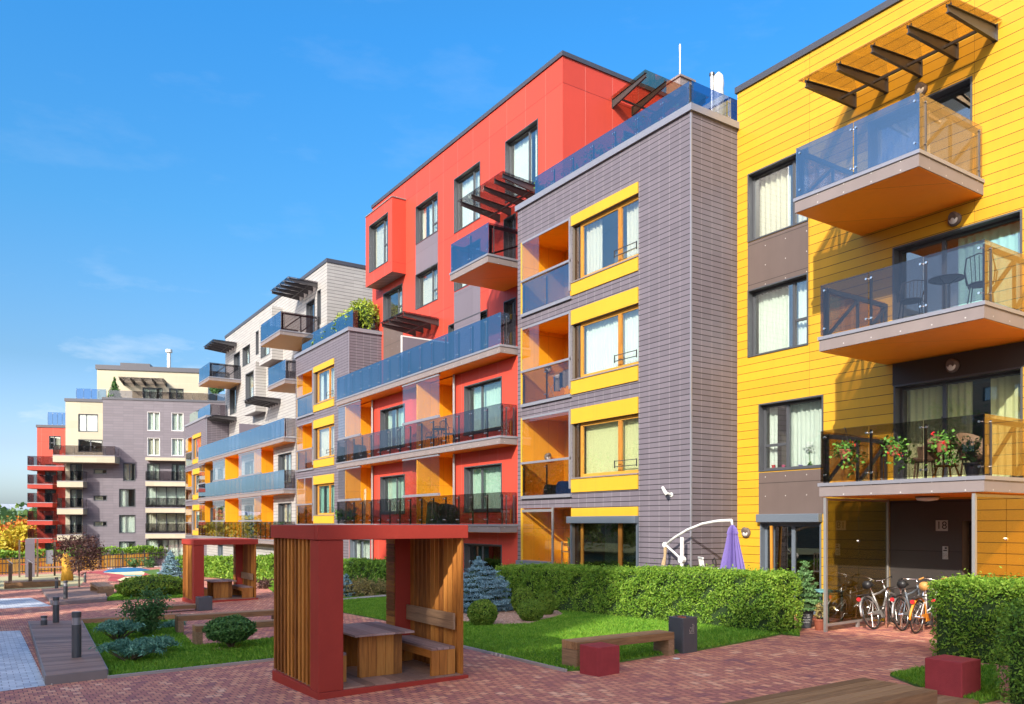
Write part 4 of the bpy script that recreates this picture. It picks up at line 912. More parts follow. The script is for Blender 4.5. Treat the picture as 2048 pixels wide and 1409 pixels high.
# platform bench bottom right
t = bench('wide timber platform bench at the bottom right edge of the brick path', 4.2, 8.42, 4.5, 5.36, .5, seat=.14, legw=.2, n=6)
def cube(label, x, y, s=.45, rz=0, dz=0):
    t = thing('cube_seat', label, 'cube seat', (x, y, G(x, y)+dz), 0, 'red concrete cube seats'); b = MB(); z = G(x, y)+dz
    b.box(x-.0, x+s, y, y+s, z-.02, z+s); b.build('block', M['cube'], t, bevel=.012); return t
cube('red concrete cube seat in front of the timber bench by the lawn', 7.94, 9.5)
cube('red concrete cube seat at the foot of the dark hedge at far right', 10.1, 5.1, .47, 0, .0)
dk = deck('timber_deck', 'small timber deck under the red cube by the right hedge', [(8.45, 4.9), (10.75, 4.9), (10.75, 5.75), (9.2, 5.75)], .035, 'bwood')
def litter(label, x, y, w, h, grp=None, emb=False):
    z = G(x, y); t = thing('litter_bin', label, 'litter bin', (x, y, z)); b = MB()
    for a in ((x, x+w, y, y+.03), (x, x+w, y+w-.03, y+w), (x, x+.03, y+.03, y+w-.03), (x+w-.03, x+w, y+.03, y+w-.03)): b.box(a[0], a[1], a[2], a[3], z-.02, z+h)
    b.build('body', M['bin'], t, bevel=.012); b = MB(); b.box(x+.03, x+w-.03, y+.03, y+w-.03, z+h-.12, z+h-.06); b.build('liner', M['rubber'], t)
    b = MB(); b.tube([(x+.06+.1*k, y+.18+.05*(k % 2), z+h-.05) for k in range(3)], [.05, .07, .04], 7); b.build('rubbish', M['terracotta'], t)
    if emb:      # embossed bin pictogram: bin, person and falling litter
        fr = side(y); cx_, cz_ = x+w*.58, z+h*.66; e = MB(fr)
        def ln(*pts):
            for p, q in zip(pts[:-1], pts[1:]): e.fbeam((cx_+p[0], .004, cz_+p[1]), (cx_+q[0], .004, cz_+q[1]), .008, .011)
        ln((-.06, -.07), (.07, -.07)); ln((-.055, .0), (-.045, -.05), (-.015, -.05), (-.005, 0)); ln((.03, .06), (.02, .01), (.03, -.05)); ln((.03, .01), (.0, .03), (-.02, .02)); ln((.055, -.05), (.05, .01), (.06, .08))
        e.disc(fr.p(cx_+.03, .004, cz_+.085), (0, 1, 0), .014, .01, 10); e.disc(fr.p(cx_-.03, .004, cz_+.03), (0, 1, 0), .01, .01, 8); e.build('emblem', M['galv'], t)
    return t
litter('tall dark grey metal bin at the end of the bench beside the sunlit hedge', 10.5, 10.19, .37, .64, emb=True)
bx = pg(397, 1223); litter('small black litter bin in front of the farther red gazebo', bx[0], bx[1], .46, .47)
def bollard(label, px, py, h, dz=0):
    x, y, z = pg(px, py, dz); t = thing('bollard_light', label, 'bollard light', (x, y, z), 0, 'cylindrical bollard lights'); r = .085
    b = MB(); b.tube([(x, y, z-.05), (x, y, z+h*.72)], r, 20); b.build('post', M['anth'], t, smooth=False)
    b = MB(); b.tube([(x, y, z+h*.72), (x, y, z+h*.88)], r*.86, 18); b.build('lens', M['capping'], t)
    b = MB(); b.tube([(x, y, z+h*.88), (x, y, z+h)], r, 20); b.build('cap', M['anth'], t)
bollard('grey bollard light nearest the camera, on the ramp deck', 153, 1315, .88, .16)
bollard('tall grey bollard light at the back edge of the near ramp deck', 112, 1250, .8, .1)
bollard('grey bollard light half hidden behind the near ramp deck', 88, 1262, .42)
bollard('grey bollard light on the farther ramp deck', 131, 1200, .82, .1)
bollard('grey bollard light behind the farther ramp deck', 113, 1182, .75)
bollard('small far bollard light right of the purple leaved tree', 170, 1166, .7)
b = MB(); x, y, z = pg(1353, 1318); b.disc((x, y, z+.004), (0, 0, 1), .06, .012, 16); tag(b.build('ground_light', M['white']), 'small round white light set into brick paving by the bin', 'ground light')

# ================================================================== GAZEBOS
def gazebo(label):
    W, D, Hh = 2.42, 2.15, 2.47
    t = local('gazebo', label, 'gazebo', 'red framed timber gazebos')
    b = MB(); b.box(0, W+.04, 0, D, -.12, .10); b.build('plinth', M['gred'], t, bevel=.01)
    b = MB(); n = 14
    for k in range(n): b.box(.05+(W-.1)*k/n+.003, .05+(W-.1)*(k+1)/n-.003, .03, D-.03, .102, .125)
    b.build('deck', M['deckw'], t)
    for x0, y0 in ((.002, .002), (W-.38, D-.36)):
        b = MB(); b.box(x0, x0+.37, y0, y0+.35, .102, Hh-.212); b.build('column', M['gred'], t, bevel=.008)
    b = MB(); b.box(-.02, W+.02, -.02, .1, Hh-.21, Hh); b.box(-.02, W+.02, D-.1, D+.02, Hh-.21, Hh); b.box(-.02, .1, .1, D-.1, Hh-.21, Hh); b.box(W-.1, W+.02, .1, D-.1, Hh-.21, Hh); b.box(.1, W-.1, .1, D-.1, Hh-.06, Hh-.02)
    b.build('roof', M['gred'], t, bevel=.008)
    b = MB(); n = 11
    for k in range(n):
        y = .40+(D-.45)*k/(n-1); b.beam((.07, y, .126), (.07, y, Hh-.212), .045, .1, up=(1, .3, 0))
    b.build('slat_wall', M['gwood'], t)
    b = MB(); n = 12
    for k in range(n):
        y = .06+(D-.5)*k/(n-1); b.beam((W-.08, y, .126), (W-.08, y, Hh-.212), .045, .088, up=(-.3, 1, 0))
    b.build('slat_wall', M['gwood'], t)
    b = MB()
    for k in range(2): b.box(W-.185, W-.15, .1, D-.38, .82+k*.13, .945+k*.13)
    b.build('backrest', M['bwoody'], t)
    b = MB()
    for k in range(2): b.box(.135, .165, .38, D-.1, .82+k*.13, .945+k*.13)
    b.build('backrest', M['bwoody'], t)
    b = MB()
    for k in range(20): b.box(W-.40, W-.382, D-.345, D-.02, .14+k*.105, .235+k*.105)
    b.build('cladding', M['gwoodh'], t)
    return t
def gbench(label, x0, y0, L=1.55, w=.42):
    t = local('gazebo_bench', label, 'bench', 'benches inside the gazebos'); b = MB()
    for k in range(4): b.box(x0+w*k/4+.004, x0+w*(k+1)/4-.004, y0, y0+L, .52, .56)
    b.build('seat', M['tabletop'], t, bevel=.004)
    for y in (y0+.002, y0+L-.062):
        b = MB()
        for k in range(3): b.box(x0+w*k/3+.003, x0+w*(k+1)/3-.003, y, y+.06, .127, .518)
        b.build('leg', M['gwood'], t)
    b = MB(); b.box(x0+.01, x0+.04, y0+.064, y0+L-.064, .40, .518); b.build('apron', M['gwoodh'], t); return t
def gtable(label):
    t = local('picnic_table', label, 'table', 'tables inside the gazebos'); b = MB(); x0, x1, y0, y1 = .72, 1.72, .42, 1.86
    for k in range(6): b.box(x0+(x1-x0)*k/6+.003, x0+(x1-x0)*(k+1)/6-.003, y0, y1, .775, .805)
    b.build('tabletop', M['tabletop'], t)
    for y in (y0+.16, y1-.26):
        b = MB()
        for k in range(5): b.box(x0+.14+(x1-x0-.28)*k/5+.003, x0+.14+(x1-x0-.28)*(k+1)/5-.003, y, y+.09, .127, .772)
        b.build('leg', M['gwood'], t)
    return t
ga = pg(637, 1401); gb = pg(388, 1208.5)
g1 = gazebo('large near red gazebo with amber slatted sides standing on brick paving'); put(g1, ga)
dup(g1, gb, 0, 'farther red gazebo between the blue spruce and the pale grey building')
t1 = gtable('plank topped table inside the near red gazebo'); put(t1, ga); dup(t1, gb, 0, 'table inside the farther red gazebo')
b1 = gbench('slatted bench against the right slat wall of the near gazebo', 1.84, .08); put(b1, ga); dup(b1, gb, 0, 'bench against the right slat wall of the farther gazebo')
b2 = gbench('bench mostly hidden behind the red column inside the near gazebo', .17, .42, 1.5); put(b2, ga); dup(b2, gb, 0, 'bench mostly hidden behind the column inside the farther gazebo')
# ================================================================== PLANTS
def leafquads(name, pts, size, mat, parent=None, nrm=None, asp=.5, spread=1.0, jit=.35, extra=None):
    """many leaf sized faces: nrm biases the facing"""
    n = len(pts); pts = np.asarray(pts, float)
    d = rng.normal(size=(n, 3)); d /= np.linalg.norm(d, axis=1)[:, None]
    if nrm is not None: d = d*spread+nrm; d /= np.linalg.norm(d, axis=1)[:, None]
    r = rng.normal(size=(n, 3)); u = np.cross(d, r); u /= np.linalg.norm(u, axis=1)[:, None]; w = np.cross(d, u)
    s = size*(1+rng.uniform(-jit, jit, n))[:, None]
    V = np.stack([pts-u*s, pts+w*s*asp, pts+u*s, pts-w*s*asp], 1).reshape(-1, 3); Fq = np.arange(4*n).reshape(n, 4)
    mats = [mat]; mi = None
    if extra is not None:
        ev, ef, em = extra; Fq = np.concatenate([Fq, np.asarray(ef)+len(V)]); V = np.concatenate([V, np.asarray(ev, float)]); mats.append(em); mi = np.r_[np.zeros(n), np.ones(len(ef))]
    return mesh_np(name, V, Fq, mats, parent, mi)
def boxgeo(x0, x1, y0, y1, z0a, z1a):
    c = [(x0, y0), (x1, y0), (x1, y1), (x0, y1)]
    v = [(x, y, z0a) for x, y in c]+[(x, y, z1a) for x, y in c]
    return v, [(0, 3, 2, 1), (4, 5, 6, 7), (0, 1, 5, 4), (1, 2, 6, 5), (2, 3, 7, 6), (3, 0, 4, 7)]
def hedge(label, x0, x1, y0, y1, h, dens, size, mat='hedge_l', grp=None, bump=.06, faces='xyt', name='hedge', zt=None):
    t = thing(name, label, 'hedge', ((x0+x1)/2, (y0+y1)/2, G((x0+x1)/2, (y0+y1)/2)), 0, grp)
    pts, nr = [], []
    def add(n, fx, fy, fz, N):
        n = int(n); a, b_ = rng.uniform(0, 1, n), rng.uniform(0, 1, n)**.9
        X, Y = fx(a, b_), fy(a, b_); Z = Gn(X, Y)+fz(a, b_)
        w = bump*(np.sin(X*1.7+Z*2.1+.6)*.7+np.sin(Y*1.31+Z*1.9)*.7+np.sin(Y*7+X*5+Z*6)*.45+np.sin(Y*13+X*11-Z*9)*.4)+rng.normal(0, bump*.55, n)-abs(rng.normal(0, bump*.5, n))
        kp = (np.sin(Y*9.3+X*8.1+Z*7.7)+np.sin(Y*4.1-X*6.3+Z*11.2)+rng.normal(0, .5, n)) < 1.25
        pts.append(np.stack([X+N[0]*w, Y+N[1]*w, Z+N[2]*w*.9], 1)[kp]); nr.append(np.tile(np.array(N, float), (n, 1))[kp])
    L, W = y1-y0, x1-x0
    add(dens*L*h, lambda a, b_: x0+0*a, lambda a, b_: y0+L*a, lambda a, b_: .02+h*b_, (-1, 0, .25))
    add(dens*W*h, lambda a, b_: x0+W*a, lambda a, b_: y0+0*a, lambda a, b_: .02+h*b_, (0, -1, .25))
    add(dens*W*L, lambda a, b_: x0+W*a, lambda a, b_: y0+L*b_, lambda a, b_: h+0*a, (0, 0, 1))
    add(dens*W*h*.3, lambda a, b_: x0+W*a, lambda a, b_: y1+0*a, lambda a, b_: .02+h*b_, (0, 1, .25)); add(dens*L*h*.3, lambda a, b_: x1+0*a, lambda a, b_: y0+L*a, lambda a, b_: .02+h*b_, (1, 0, .25))
    n = int(dens*(L+W)*.22); a = rng.uniform(0, 1, n); X = x0+W*rng.uniform(0, 1, n); Y = y0+L*a; pts.append(np.stack([X, Y, Gn(X, Y)+h+rng.gamma(1.2, .028, n)], 1)); nr.append(np.tile([0, 0, 1.], (n, 1)))
    zc = G(x0, y1); e = .09
    leafquads('foliage', np.concatenate(pts), size, M[mat], t, np.concatenate(nr)*.7, .42, 1.0, .6)
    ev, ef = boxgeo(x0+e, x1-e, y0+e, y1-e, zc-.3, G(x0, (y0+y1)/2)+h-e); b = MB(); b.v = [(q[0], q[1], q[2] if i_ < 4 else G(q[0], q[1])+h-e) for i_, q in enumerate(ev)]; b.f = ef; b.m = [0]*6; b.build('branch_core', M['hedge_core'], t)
    return t
HG = 'clipped conifer hedges by the buildings'
hedge('long clipped conifer hedge, dark at one end and sunlit at the other, behind the bench', 13.62, 14.4, 10.6, 21.4, 1.22, 2900, .028, 'hedge_l', HG)
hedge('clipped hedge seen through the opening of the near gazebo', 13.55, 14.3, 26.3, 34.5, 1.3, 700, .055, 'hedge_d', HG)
hedge('bright clipped hedge between the two gazebos', 13.2, 14.4, 41.5, 46.0, 1.5, 400, .075, 'hedge_l', HG)
hedge('clipped hedge seen through the opening of the farther gazebo', 13.2, 14.2, 47.5, 63.0, 1.35, 220, .1, 'hedge_l', HG)
hedge('tall dark front of the near hedge beside the bicycles at right', 12.9, 14.1, 2.6, 7.05, 1.22, 3400, .025, 'hedge_l', HG)
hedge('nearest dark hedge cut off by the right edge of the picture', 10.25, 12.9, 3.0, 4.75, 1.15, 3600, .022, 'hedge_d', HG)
def blob(name, label, cat, c, rx, ry, h, n, size, mat, grp=None, core=True, stem=0, shape=.5, fuzz=.08, parts='foliage', stemmat='bark'):
    t = thing(name, label, cat, c, 0, grp); d = rng.normal(size=(n, 3)); d /= np.linalg.norm(d, axis=1)[:, None]
    rr = 1+fuzz*(np.sin(d[:, 0]*7+d[:, 1]*5)+np.sin(d[:, 2]*9+d[:, 1]*6))*.6+rng.normal(0, fuzz*.6, n); zc = stem+h/2
    p = np.stack([c[0]+d[:, 0]*rx*rr, c[1]+d[:, 1]*ry*rr, c[2]+zc+d[:, 2]*h/2*rr], 1); k = p[:, 2] > c[2]; p, d = p[k], d[k]
    leafquads(parts, p, size, M[mat], t, d*.8, .45)
    if core:
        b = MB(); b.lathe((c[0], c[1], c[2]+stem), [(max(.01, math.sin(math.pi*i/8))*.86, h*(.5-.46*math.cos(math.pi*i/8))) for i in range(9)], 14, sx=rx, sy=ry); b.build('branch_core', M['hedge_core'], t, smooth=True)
    if stem:
        b = MB()
        for k in range(5): g = k*1.3; b.tube([(c[0], c[1], c[2]-.05), (c[0]+.05*math.cos(g), c[1]+.05*math.sin(g), c[2]+stem*.6), (c[0]+rx*.55*math.cos(g), c[1]+ry*.55*math.sin(g), c[2]+stem+h*.35)], [.03, .025, .012], 6)
        b.build('stem', M[stemmat], t)
    return t
BG = 'clipped box balls in the mulch bed'
for px, py, w, hh, lb in ((965, 1252, 64, 54, 'largest clipped box ball at the front left of the mulch bed'), (1062, 1243, 58, 46, 'clipped box ball at the front right of the mulch bed'), (1046, 1227, 50, 54, 'clipped box ball behind, beside the blue spruce'), (1093, 1231, 38, 50, 'small clipped box ball nearest the hedge')):
    c = pg(px, py, .02); s = Vector(c).xy.length/1850; blob('box_ball', lb, 'shrub', c, w/2*s*1.05, w/2*s*1.05, hh*s*1.1, 4200, .03, 'box', BG, fuzz=.04)
def spruce(label, c, r, h, n, size, mat='spruce', grp=None, name='spruce_tree', cat='spruce', tiers=13, droop=.12, power=.8, dome=0):
    t = thing(name, label, cat, c, 0, grp); pts, nr = [], []; per = max(6, n//(tiers*11))
    wd = MB(); wd.tube([(c[0], c[1], c[2]-.05), (c[0], c[1], c[2]+h*.95)], [.05*h/1.8, .012], 7)
    for i in range(tiers):
        f = (i+.5)/tiers; z = h*(.04+.92*f); rr = (r*(1-f)**power+.03*r) if not dome else r*max(.09, (1-min(1, f/.88)**dome)**.75); nb = max(5, int(13*(1-f)+5))
        for k in range(nb):
            g = 2*math.pi*(k+rng.uniform(-.25, .25))/nb+i*.7; L = rr*rng.uniform(.7, 1.12); zj = h*.35/tiers*rng.normal()
            wd.tube([(c[0], c[1], c[2]+z), (c[0]+L*.85*math.cos(g), c[1]+L*.85*math.sin(g), c[2]+z-droop*L*.4)], [.014*h/1.8, .005], 4)
            m = int(per*(.5+L/r)); u = np.sqrt(rng.uniform(.05, 1, m))*L; sp = (.10+.16*u/L)*r*.55
            off = rng.normal(0, 1, (m, 2))*np.stack([sp*.8, np.full(m, .014*h)], 1)
            x = c[0]+u*math.cos(g)-off[:, 0]*math.sin(g); y = c[1]+u*math.sin(g)+off[:, 0]*math.cos(g); zz = c[2]+z+zj-droop*u+.10*u*u/max(L, .01)+off[:, 1]+.01
            pts.append(np.stack([x, y, zz], 1)); nr.append(np.tile([math.cos(g)*.4, math.sin(g)*.4, .8], (m, 1)))
    m = n//40; pts.append(np.stack([c[0]+rng.normal(0, .02, m), c[1]+rng.normal(0, .02, m), c[2]+h*(.93+.1*rng.uniform(0, 1, m))], 1)); nr.append(np.tile([0, 0, 1.], (m, 1)))
    leafquads('foliage', np.concatenate(pts), size, M[mat], t, np.concatenate(nr)*.8, .36); wd.build('trunk', M['bark'], t)
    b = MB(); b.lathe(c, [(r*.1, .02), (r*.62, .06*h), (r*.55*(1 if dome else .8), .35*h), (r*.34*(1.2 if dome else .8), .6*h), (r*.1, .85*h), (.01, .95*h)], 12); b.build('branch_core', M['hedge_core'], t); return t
c = pg(968, 1226); spruce('dense blue spruce standing in the mulch bed beside the near gazebo', (c[0], c[1]+.3, c[2]), 1.1, 1.58, 24000, .034, tiers=17, dome=3.2)
c = pg(341, 1161); spruce('conical blue spruce standing behind the round green hedge', c, .95, 1.9, 8000, .055, tiers=14, power=.8)
c = pg(692, 1196); spruce('small blue spruce glimpsed at the left inside the near gazebo opening', c, .5, .9, 3000, .045, tiers=9)
c = pg(307, 1194); blob('hedge', 'low rounded green hedge in front of the far blue spruce', 'hedge', c, 1.45, 1.1, .95, 6500, .055, 'box', fuzz=.07)
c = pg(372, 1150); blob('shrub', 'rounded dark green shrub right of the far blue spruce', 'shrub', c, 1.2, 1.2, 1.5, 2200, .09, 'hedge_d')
JG = 'low spreading junipers on the left lawn'
def juniper(label, px, py, rx, ry, h, n=2600):
    c = pg(px, py, .02); t = thing('juniper', label, 'shrub', c, 0, JG); pts, nr = [], []; wd = MB()
    for k in range(26):
        g = rng.uniform(0, 6.283); L = rng.uniform(.45, 1); m = n//26; u = rng.uniform(0.1, 1, m)
        x = c[0]+math.cos(g)*rx*L*u+rng.normal(0, .05, m); y = c[1]+math.sin(g)*ry*L*u+rng.normal(0, .05, m); zz = c[2]+h*(.25+.75*np.sin(np.clip(u*1.9, 0, 1.57))*rng.uniform(.6, 1.0))*(1-.45*u*L)+rng.normal(0, .025, m)
        pts.append(np.stack([x, y, zz], 1)); nr.append(np.tile([math.cos(g)*.5, math.sin(g)*.5, .7], (m, 1)))
        wd.tube([c, (c[0]+math.cos(g)*rx*L*.8, c[1]+math.sin(g)*ry*L*.8, c[2]+h*.5)], [.015, .005], 4)
    leafquads('foliage', np.concatenate(pts), .05, M['juniper'], t, np.concatenate(nr)*.6, .22); wd.build('stem', M['bark'], t)
juniper('spreading blue green juniper at the front of the left lawn', 258, 1326, .72, .6, .52, 3800)
juniper('spreading juniper touching the front one on its right', 312, 1310, .5, .45, .42)
juniper('spreading juniper at the left, behind the front one', 236, 1284, .65, .6, .6, 3600)
juniper('flat juniper in the shade beside the timber bench', 345, 1258, .55, .4, .22)
c = pg(461, 1301); blob('mountain_pine', 'round dark mountain pine on short stems in front of the beam benches', 'shrub', c, .47, .47, .5, 5200, .035, 'pine', stem=.2, fuzz=.1)
b = MB(); b.lathe((c[0], c[1], c[2]+.03), [(.42, 0), (.3, .015), (.1, .02)], 18); b.build('mulch_patch', M['mulch'])['kind'] = 'structure'
c = pg(190, 1272); b = MB(); b.lathe((c[0], c[1], c[2]+.03), [(.5, 0), (.3, .015), (.1, .02)], 18); b.build('mulch_patch', M['mulch'])['kind'] = 'structure'
def bushy(name, label, c, h, rad, nst, nleaf, size, mat, grp=None, cat='shrub', lo=.15, stemr=.014, lobes=None):
    """upright shrub or small tree: stems that fork, leaves gathered round the twig ends"""
    t = thing(name, label, cat, c, 0, grp); wd = MB(); tips = []
    for k in range(nst):
        g = rng.uniform(0, 6.283); e = rng.uniform(.25, 1); top = Vector((c[0]+rad*e*math.cos(g), c[1]+rad*e*math.sin(g), c[2]+h*rng.uniform(.6, 1)))
        mid = Vector(c).lerp(top, .5)+Vector((rng.normal(0, .08*rad), rng.normal(0, .08*rad), h*.06)); wd.tube([c, mid, top], [stemr, stemr*.7, stemr*.25], 5)
        for j in range(6):
            f = rng.uniform(lo, 1); p = Vector(c).lerp(mid, f*2) if f < .5 else mid.lerp(top, f*2-1)
            q = p+Vector(rng.normal(0, .3, 3))*rad; q.z = clamp(q.z, c[2]+h*lo, c[2]+h*1.02); wd.tube([p, q], [stemr*.4, stemr*.15], 4); tips += [p.lerp(q, .5), q]
    tp = np.array([tuple(p) for p in tips]); i = rng.integers(0, len(tp), nleaf)
    leafquads('foliage', tp[i]+rng.normal(0, .11*rad+.01, (nleaf, 3)), size, M[mat], t, np.array([0, 0, .5]), .55); wd.build('stem', M['bark'], t); return t
bushy('garden_shrub', 'tall airy dark leaved shrub on the left lawn behind the junipers', pg(290, 1276), 1.12, .5, 16, 3800, .036, 'rose', lo=.2)
bushy('garden_shrub', 'low dark red shrub on grass right of the farther gazebo', pg(530, 1178), .45, .5, 9, 700, .05, 'purple')
for k, (px, py) in enumerate(((705, 1196), (735, 1196), (762, 1193), (720, 1190))):
    bushy('garden_shrub', 'low dry straw coloured shrub behind the pale kerb, seen through the near gazebo', pg(px, py), .62, .55, 9, 900, .04, 'dry', 'dry shrubs behind the kerb')
def tree(name, label, c, h, rad, nclump, nleaf, size, mat, grp=None, cat='tree', bole=.35, tr=.12, flat=.8, spreadf=.32):
    t = thing(name, label, cat, c, 0, grp); wd = MB(); c = Vector(c); top = c+Vector((rng.normal(0, .1), rng.normal(0, .1), h*.86)); cc = c+Vector((0, 0, h*(bole+1)/2))
    wd.tube([c-Vector((0, 0, .2)), c.lerp(top, .35)+Vector((.05, 0, 0)), c.lerp(top, .7), top], [tr, tr*.75, tr*.4, tr*.1], 9); cl = []
    for k in range(nclump):
        d = Vector(rng.normal(size=3)).normalized(); d *= rng.uniform(.35, 1)**.6; q = cc+Vector((d.x*rad, d.y*rad, d.z*h*(1-bole)/2)); cl.append(q)
        if k < 34: s = c.lerp(top, clamp((q.z-c.z)/h*.75, .25, .9)); wd.tube([s, s.lerp(q, .55)+Vector((0, 0, .06*h)), q], [tr*.3, tr*.16, tr*.04], 5)
    wd.build('trunk', M['bark'], t); i = rng.integers(0, nclump, nleaf); cp = np.array([tuple(q) for q in cl]); sc = rng.uniform(.55, 1.25, nclump)[i][:, None]
    leafquads('crown', cp[i]+rng.normal(0, 1, (nleaf, 3))*np.array([rad*spreadf, rad*spreadf, rad*spreadf*flat])*sc*.62, size, M[mat], t, np.array([0, 0, .4]), .6); return t
tree('small_tree', 'small dark purple leaved tree beside the playground and ramp deck', pg(158, 1177), 3.2, 1.25, 34, 2600, .07, 'purple', bole=.3, tr=.05, spreadf=.28)
# far trees at the left edge
TG = 'autumn trees beyond the railings'
for k, (x, y, h, r, m, lb) in enumerate(((1.2, 116, 4.3, 2.6, 'ylw', 'bright yellow green tree at the left picture edge beyond the railings'), (4.3, 121, 4.8, 2.5, 'ylw', 'yellow tree just left of the distant red building'),
        (2.2, 134, 5.2, 3.2, 'maple', 'red orange maple behind the yellow trees at the left picture edge'), (6.0, 138, 5.6, 3.0, 'maple', 'orange maple nearest the distant red building'), (-2.5, 126, 7, 3.4, 'ylw', 'yellow green tree beyond the left picture edge'), (-2.6, 140, 8.5, 3.6, 'maple', 'red maple beyond the left picture edge'))):
    tree('autumn_tree', lb, (x, y, G(x, y)), h, r, 60, 3200, .26, m, TG, bole=.12, tr=.2, spreadf=.3)
pts = []
for k in range(150):
    x, y = rng.uniform(-70, 60), rng.uniform(175, 300); r = rng.uniform(2.5, 4.5); h = rng.uniform(4.5, 8)*(1+(y-175)/260)
    m = 90; d = rng.normal(size=(m, 3)); d /= np.linalg.norm(d, axis=1)[:, None]; pts.append(np.stack([x+d[:, 0]*r, y+d[:, 1]*r, G(x, y)+h*.55+d[:, 2]*h*.5], 1))
o = leafquads('wood', np.concatenate(pts), .75, M['grnt'], None, np.array([0, 0, .4]), .7); tag(o, kind='stuff')
mb = MB(); n = 60; xs_ = np.linspace(-900, 900, n); prof = 17+5*np.sin(xs_*.011)+3*np.sin(xs_*.031+1)
for i, x in enumerate(xs_):
    for (yy, zz) in ((560, -4), (760, prof[i]*.55), (980, prof[i]), (1200, prof[i]*.4), (1500, -4)): mb.v.append((x, yy, zz))
for i in range(n-1):
    for j in range(4): mb.f.append((i*5+j, (i+1)*5+j, (i+1)*5+j+1, i*5+j+1)); mb.m.append(0)
tag(mb.build('hills', M['hillg'], smooth=True), kind='structure')
mb = MB()
for k in range(170):
    x = rng.uniform(-260, 260); y = rng.uniform(820, 960); w, h = rng.uniform(4, 14), rng.uniform(4, 11); i = (x+900)/1800*(n-1); z = np.interp(x, xs_, prof)*(.55+.45*(y-760)/220); mb.box(x-w, x+w, y-5, y+5, z-4, z+h*.3)
tag(mb.build('distant_town', M['city']), kind='stuff')
# hedges, boards and railings in front of the distant building
F0, F1 = Vector((-9, 90.5, 0)), Vector((19, 99.5, 0)); FL = (F1-F0).length; fdv = (F1-F0).normalized(); fnv = Vector((-fdv.y, fdv.x, 0))
t = thing('metal_fence', 'black metal railing fence running across behind the playground', 'fence', tuple(F0+Vector((0, 0, G(F0.x, F0.y)))))
b = MB(); n = int(FL/.3)
for k in range(n+1):
    p = F0.lerp(F1, k/n); z = G(p.x, p.y); b.beam((p.x, p.y, z), (p.x, p.y, z+1.75), .05, .05)
b.build('bars', M['steel'], t); b = MB()
for hgt in (.2, 1.1, 1.55): b = MB(); b.beam(F0+Vector((0, 0, G(F0.x, F0.y)+hgt)), F1+Vector((0, 0, G(F1.x, F1.y)+hgt)), .06, .09); b.build('rail', M['steel'], t)
for k in range(12):
    p = F0.lerp(F1, (k+.5)/12); z = G(p.x, p.y); b = MB(); b.beam((p.x, p.y, z), (p.x, p.y, z+1.95), .11, .11); b.build('post', M['steel'], t)
t = thing('board_fence', 'sunlit orange timber board fence behind the black railings', 'fence', tuple(F0+fnv*1.5)); b = MB(); n = int((FL-8)/.36)
for k in range(n):
    p = F0+fnv*1.6+fdv*(6+k*.36); z = G(p.x, p.y); b.beam((p.x, p.y, z-.1), (p.x, p.y, z+1.55+.1*math.sin(k*2.1)), .05, .3, up=tuple(fdv))
b.build('boards', M['orangewood'], t)
t = thing('hedge', 'bright yellow green hedge top rising above the orange board fence', 'hedge', tuple(F0+fnv*3)); m = 5200
u = rng.uniform(5, FL+4, m); w = rng.uniform(1.9, 3.4, m); x = F0.x+fdv.x*u+fnv.x*w; y = F0.y+fdv.y*u+fnv.y*w; z = Gn(x, y)+rng.uniform(1.1, 2.35, m)+.12*np.sin(u*1.7)
leafquads('foliage', np.stack([x, y, z], 1), .17, M['hedge_l'], t, np.array([-.2, -.4, .8]), .6)
for k, (px, py) in enumerate(((270, 1137), (300, 1136))): bushy('garden_shrub', ('small rounded shrub against the railings above the blue mound', 'small rounded shrub against the railings nearest the far spruce')[k], pg(px, py), 1.0, .8, 9, 500, .1, 'rose')

# ================================================================== PLAYGROUND
def gp(px, py, dz=0): return Vector(pg(px, py, dz))
c = gp(60, 1155); t = thing('play_tower', 'dark play panel tower with red brown posts on the playground', 'play tower', tuple(c)); s = c.xy.length/1850
b = MB(); b.box(c.x-.35, c.x+.35, c.y-.06, c.y+.06, c.z, c.z+3.3); b.build('panel', M['greypan'], t)
for dx, dy, hh in ((-.75, .6, 3.2), (.55, 0, 3.3), (1.9, .8, 3.3), (2.6, 0, 3.1)):
    b = MB(); b.box(c.x+dx-.07, c.x+dx+.07, c.y+dy-.07, c.y+dy+.07, c.z, c.z+hh); b.build('post', M['bark'], t)
b = MB(); b.box(c.x+.6, c.x+2.6, c.y-.06, c.y+.9, c.z+.75, c.z+.85); b.build('platform', M['deckw'], t); b = MB(); b.box(c.x+1.2, c.x+1.75, c.y+.3, c.y+.36, c.z+1.1, c.z+2.3); b.build('slide_panel', M['capping'], t)
b = MB(); b.beam((c.x-.75, c.y+.6, c.z+3.1), (c.x+2.6, c.y, c.z+3.1), .09, .09); b.build('beam', M['gred'], t); b = MB(); b.beam((c.x-.75, c.y+.6, c.z+1.1), (c.x+.5, c.y, c.z+1.1), .07, .07); b.build('beam', M['gred'], t)
c = gp(70, 1175); t = thing('play_platform', 'low brown timber play platform with two leaning handles', 'play platform', tuple(c)); b = MB(); b.box(c.x-1.6, c.x+1.35, c.y-.5, c.y+1.2, c.z-.1, c.z+.38); b.build('box', M['bwood'], t, bevel=.02)
for dx in (-1.3, -.25):
    b = MB(); b.beam((c.x+dx, c.y, c.z+.38), (c.x+dx, c.y, c.z+1.55), .14, .2); b.build('post', M['bark'], t); b = MB(); b.beam((c.x+dx-.14, c.y, c.z+1.72), (c.x+dx+.12, c.y, c.z+1.5), .16, .05); b.build('handle', M['white'], t)
